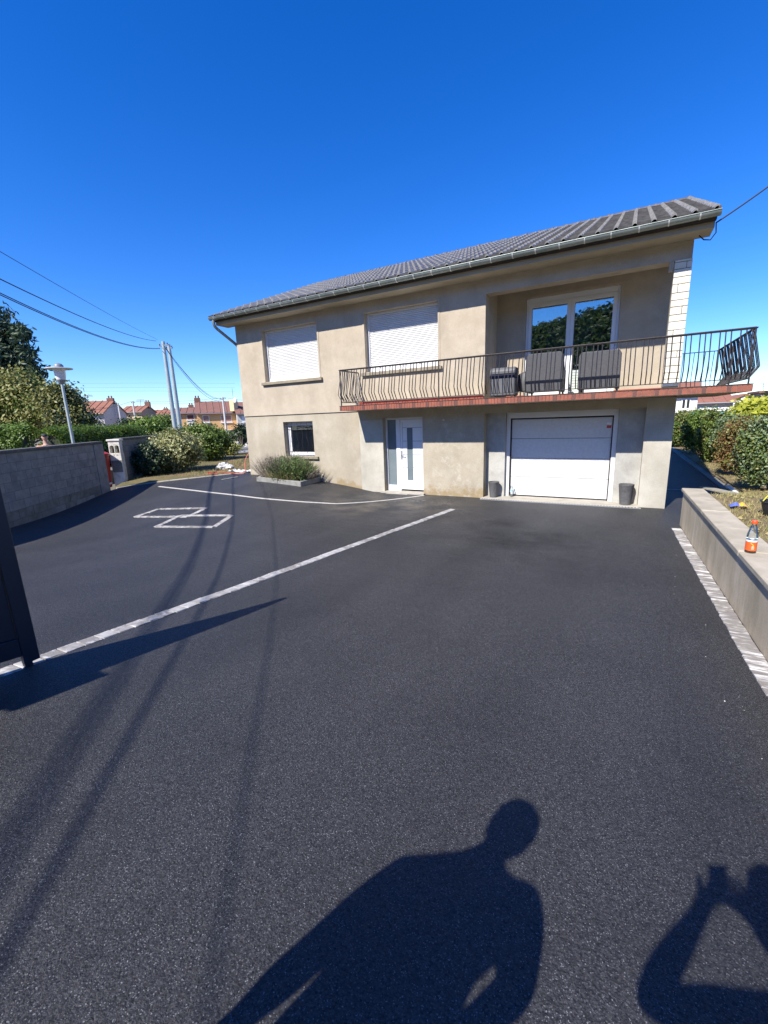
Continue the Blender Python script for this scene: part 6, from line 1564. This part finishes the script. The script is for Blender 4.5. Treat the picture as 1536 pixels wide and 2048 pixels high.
# man with a cap behind the block wall
mp = at(87, 864, 15.0); mb_ = np.array([mp[0], mp[1], terr(mp[0], mp[1]) + .02]); fm = CAM - mp; fm[2] = 0; fm /= np.linalg.norm(fm); lm = np.array([-fm[1], fm[0], 0]); hgt = mp[2] - mb_[2] - .02
up3 = np.array([0, 0, 1.])
J, B, M, hd, f, l = body(mb_, fm, hgt - .03, mb_ + up3 * .95 + lm * .28 + fm * .12, mb_ + up3 * 1.15 + lm * .30, mb_ + up3 * .95 - lm * .28 + fm * .12, mb_ + up3 * 1.15 - lm * .30)
Mx = list(M)
for i, (a, b) in enumerate(B):
    if (a, b) in (('chest', 'lsh'), ('chest', 'rsh'), ('lsh', 'lel'), ('rsh', 'rel')): Mx[i] = 4
t = person('person', 'man in a dark cap and dark top with orange shoulders behind the left wall', J, B, ['cloth_dark', 'skin', 'cloth_blue', 'shoe', 'cloth_orange'], Mx, hd, f, l, base=tuple(mb_)); face_bits(t, hd, f, l, hair=False, cap=True)
# the photographer and a companion: just behind the lens, known by their shadows
def gb(x, y): return np.array([x, y, float(gz(x, y))])
pb_ = gb(11.52, -10.84)
J, B, M, hd, f, l = body(pb_, (-.15, 1.0), 1.72, CAM + np.array([.005, -.045, -.085]), (11.03, -10.83, 1.69), CAM + np.array([.10, -.05, -.05]), (11.47, -10.52, 1.66), head=(11.375, -10.68, 2.035), shoulders=((11.355, -10.80, 1.785), (11.67, -10.76, 1.80)), lean=(-.06, .06), wide=1.05)
t = person('person', 'photographer in dark clothes holding a phone up, known by the shadow at lower right', J, B, ['cloth_blue', 'skin', 'cloth_dark', 'shoe'], M, hd, f, l, base=tuple(pb_)); face_bits(t, hd, f, l)
t = thing('phone', 'slim dark phone held up by the photographer', 'phone', tuple(CAM - FW * .03 - UP * .06))
MB().obox(CAM - FW * .022 - UP * .045 + RT * .015, RT, UP, FW, .036, .072, .004).build('body', 'phone', t, bevel=.002)
MB().obox(CAM - FW * .0275 - UP * .045 + RT * .015, RT, UP, FW, .033, .069, .0008).build('screen', 'far_glass', t)
pc = gb(10.43, -10.93)
J, B, M, hd, f, l = body(pc, (-.30, .95), 1.78, (10.165, -10.86, 1.14), (10.165, -10.945, 1.43), (10.68, -10.71, 1.27), (10.775, -10.675, 1.39), head=(10.452, -10.843, 2.065), shoulders=((10.205, -10.95, 1.80), (10.64, -10.80, 1.77)), wide=1.32)
t = person('person', 'companion with hand on hip beside the photographer, known by the large shadow', J, B, ['cloth_grey', 'skin', 'cloth_dark', 'shoe'], M, hd, f, l, base=tuple(pc)); face_bits(t, hd, f, l)
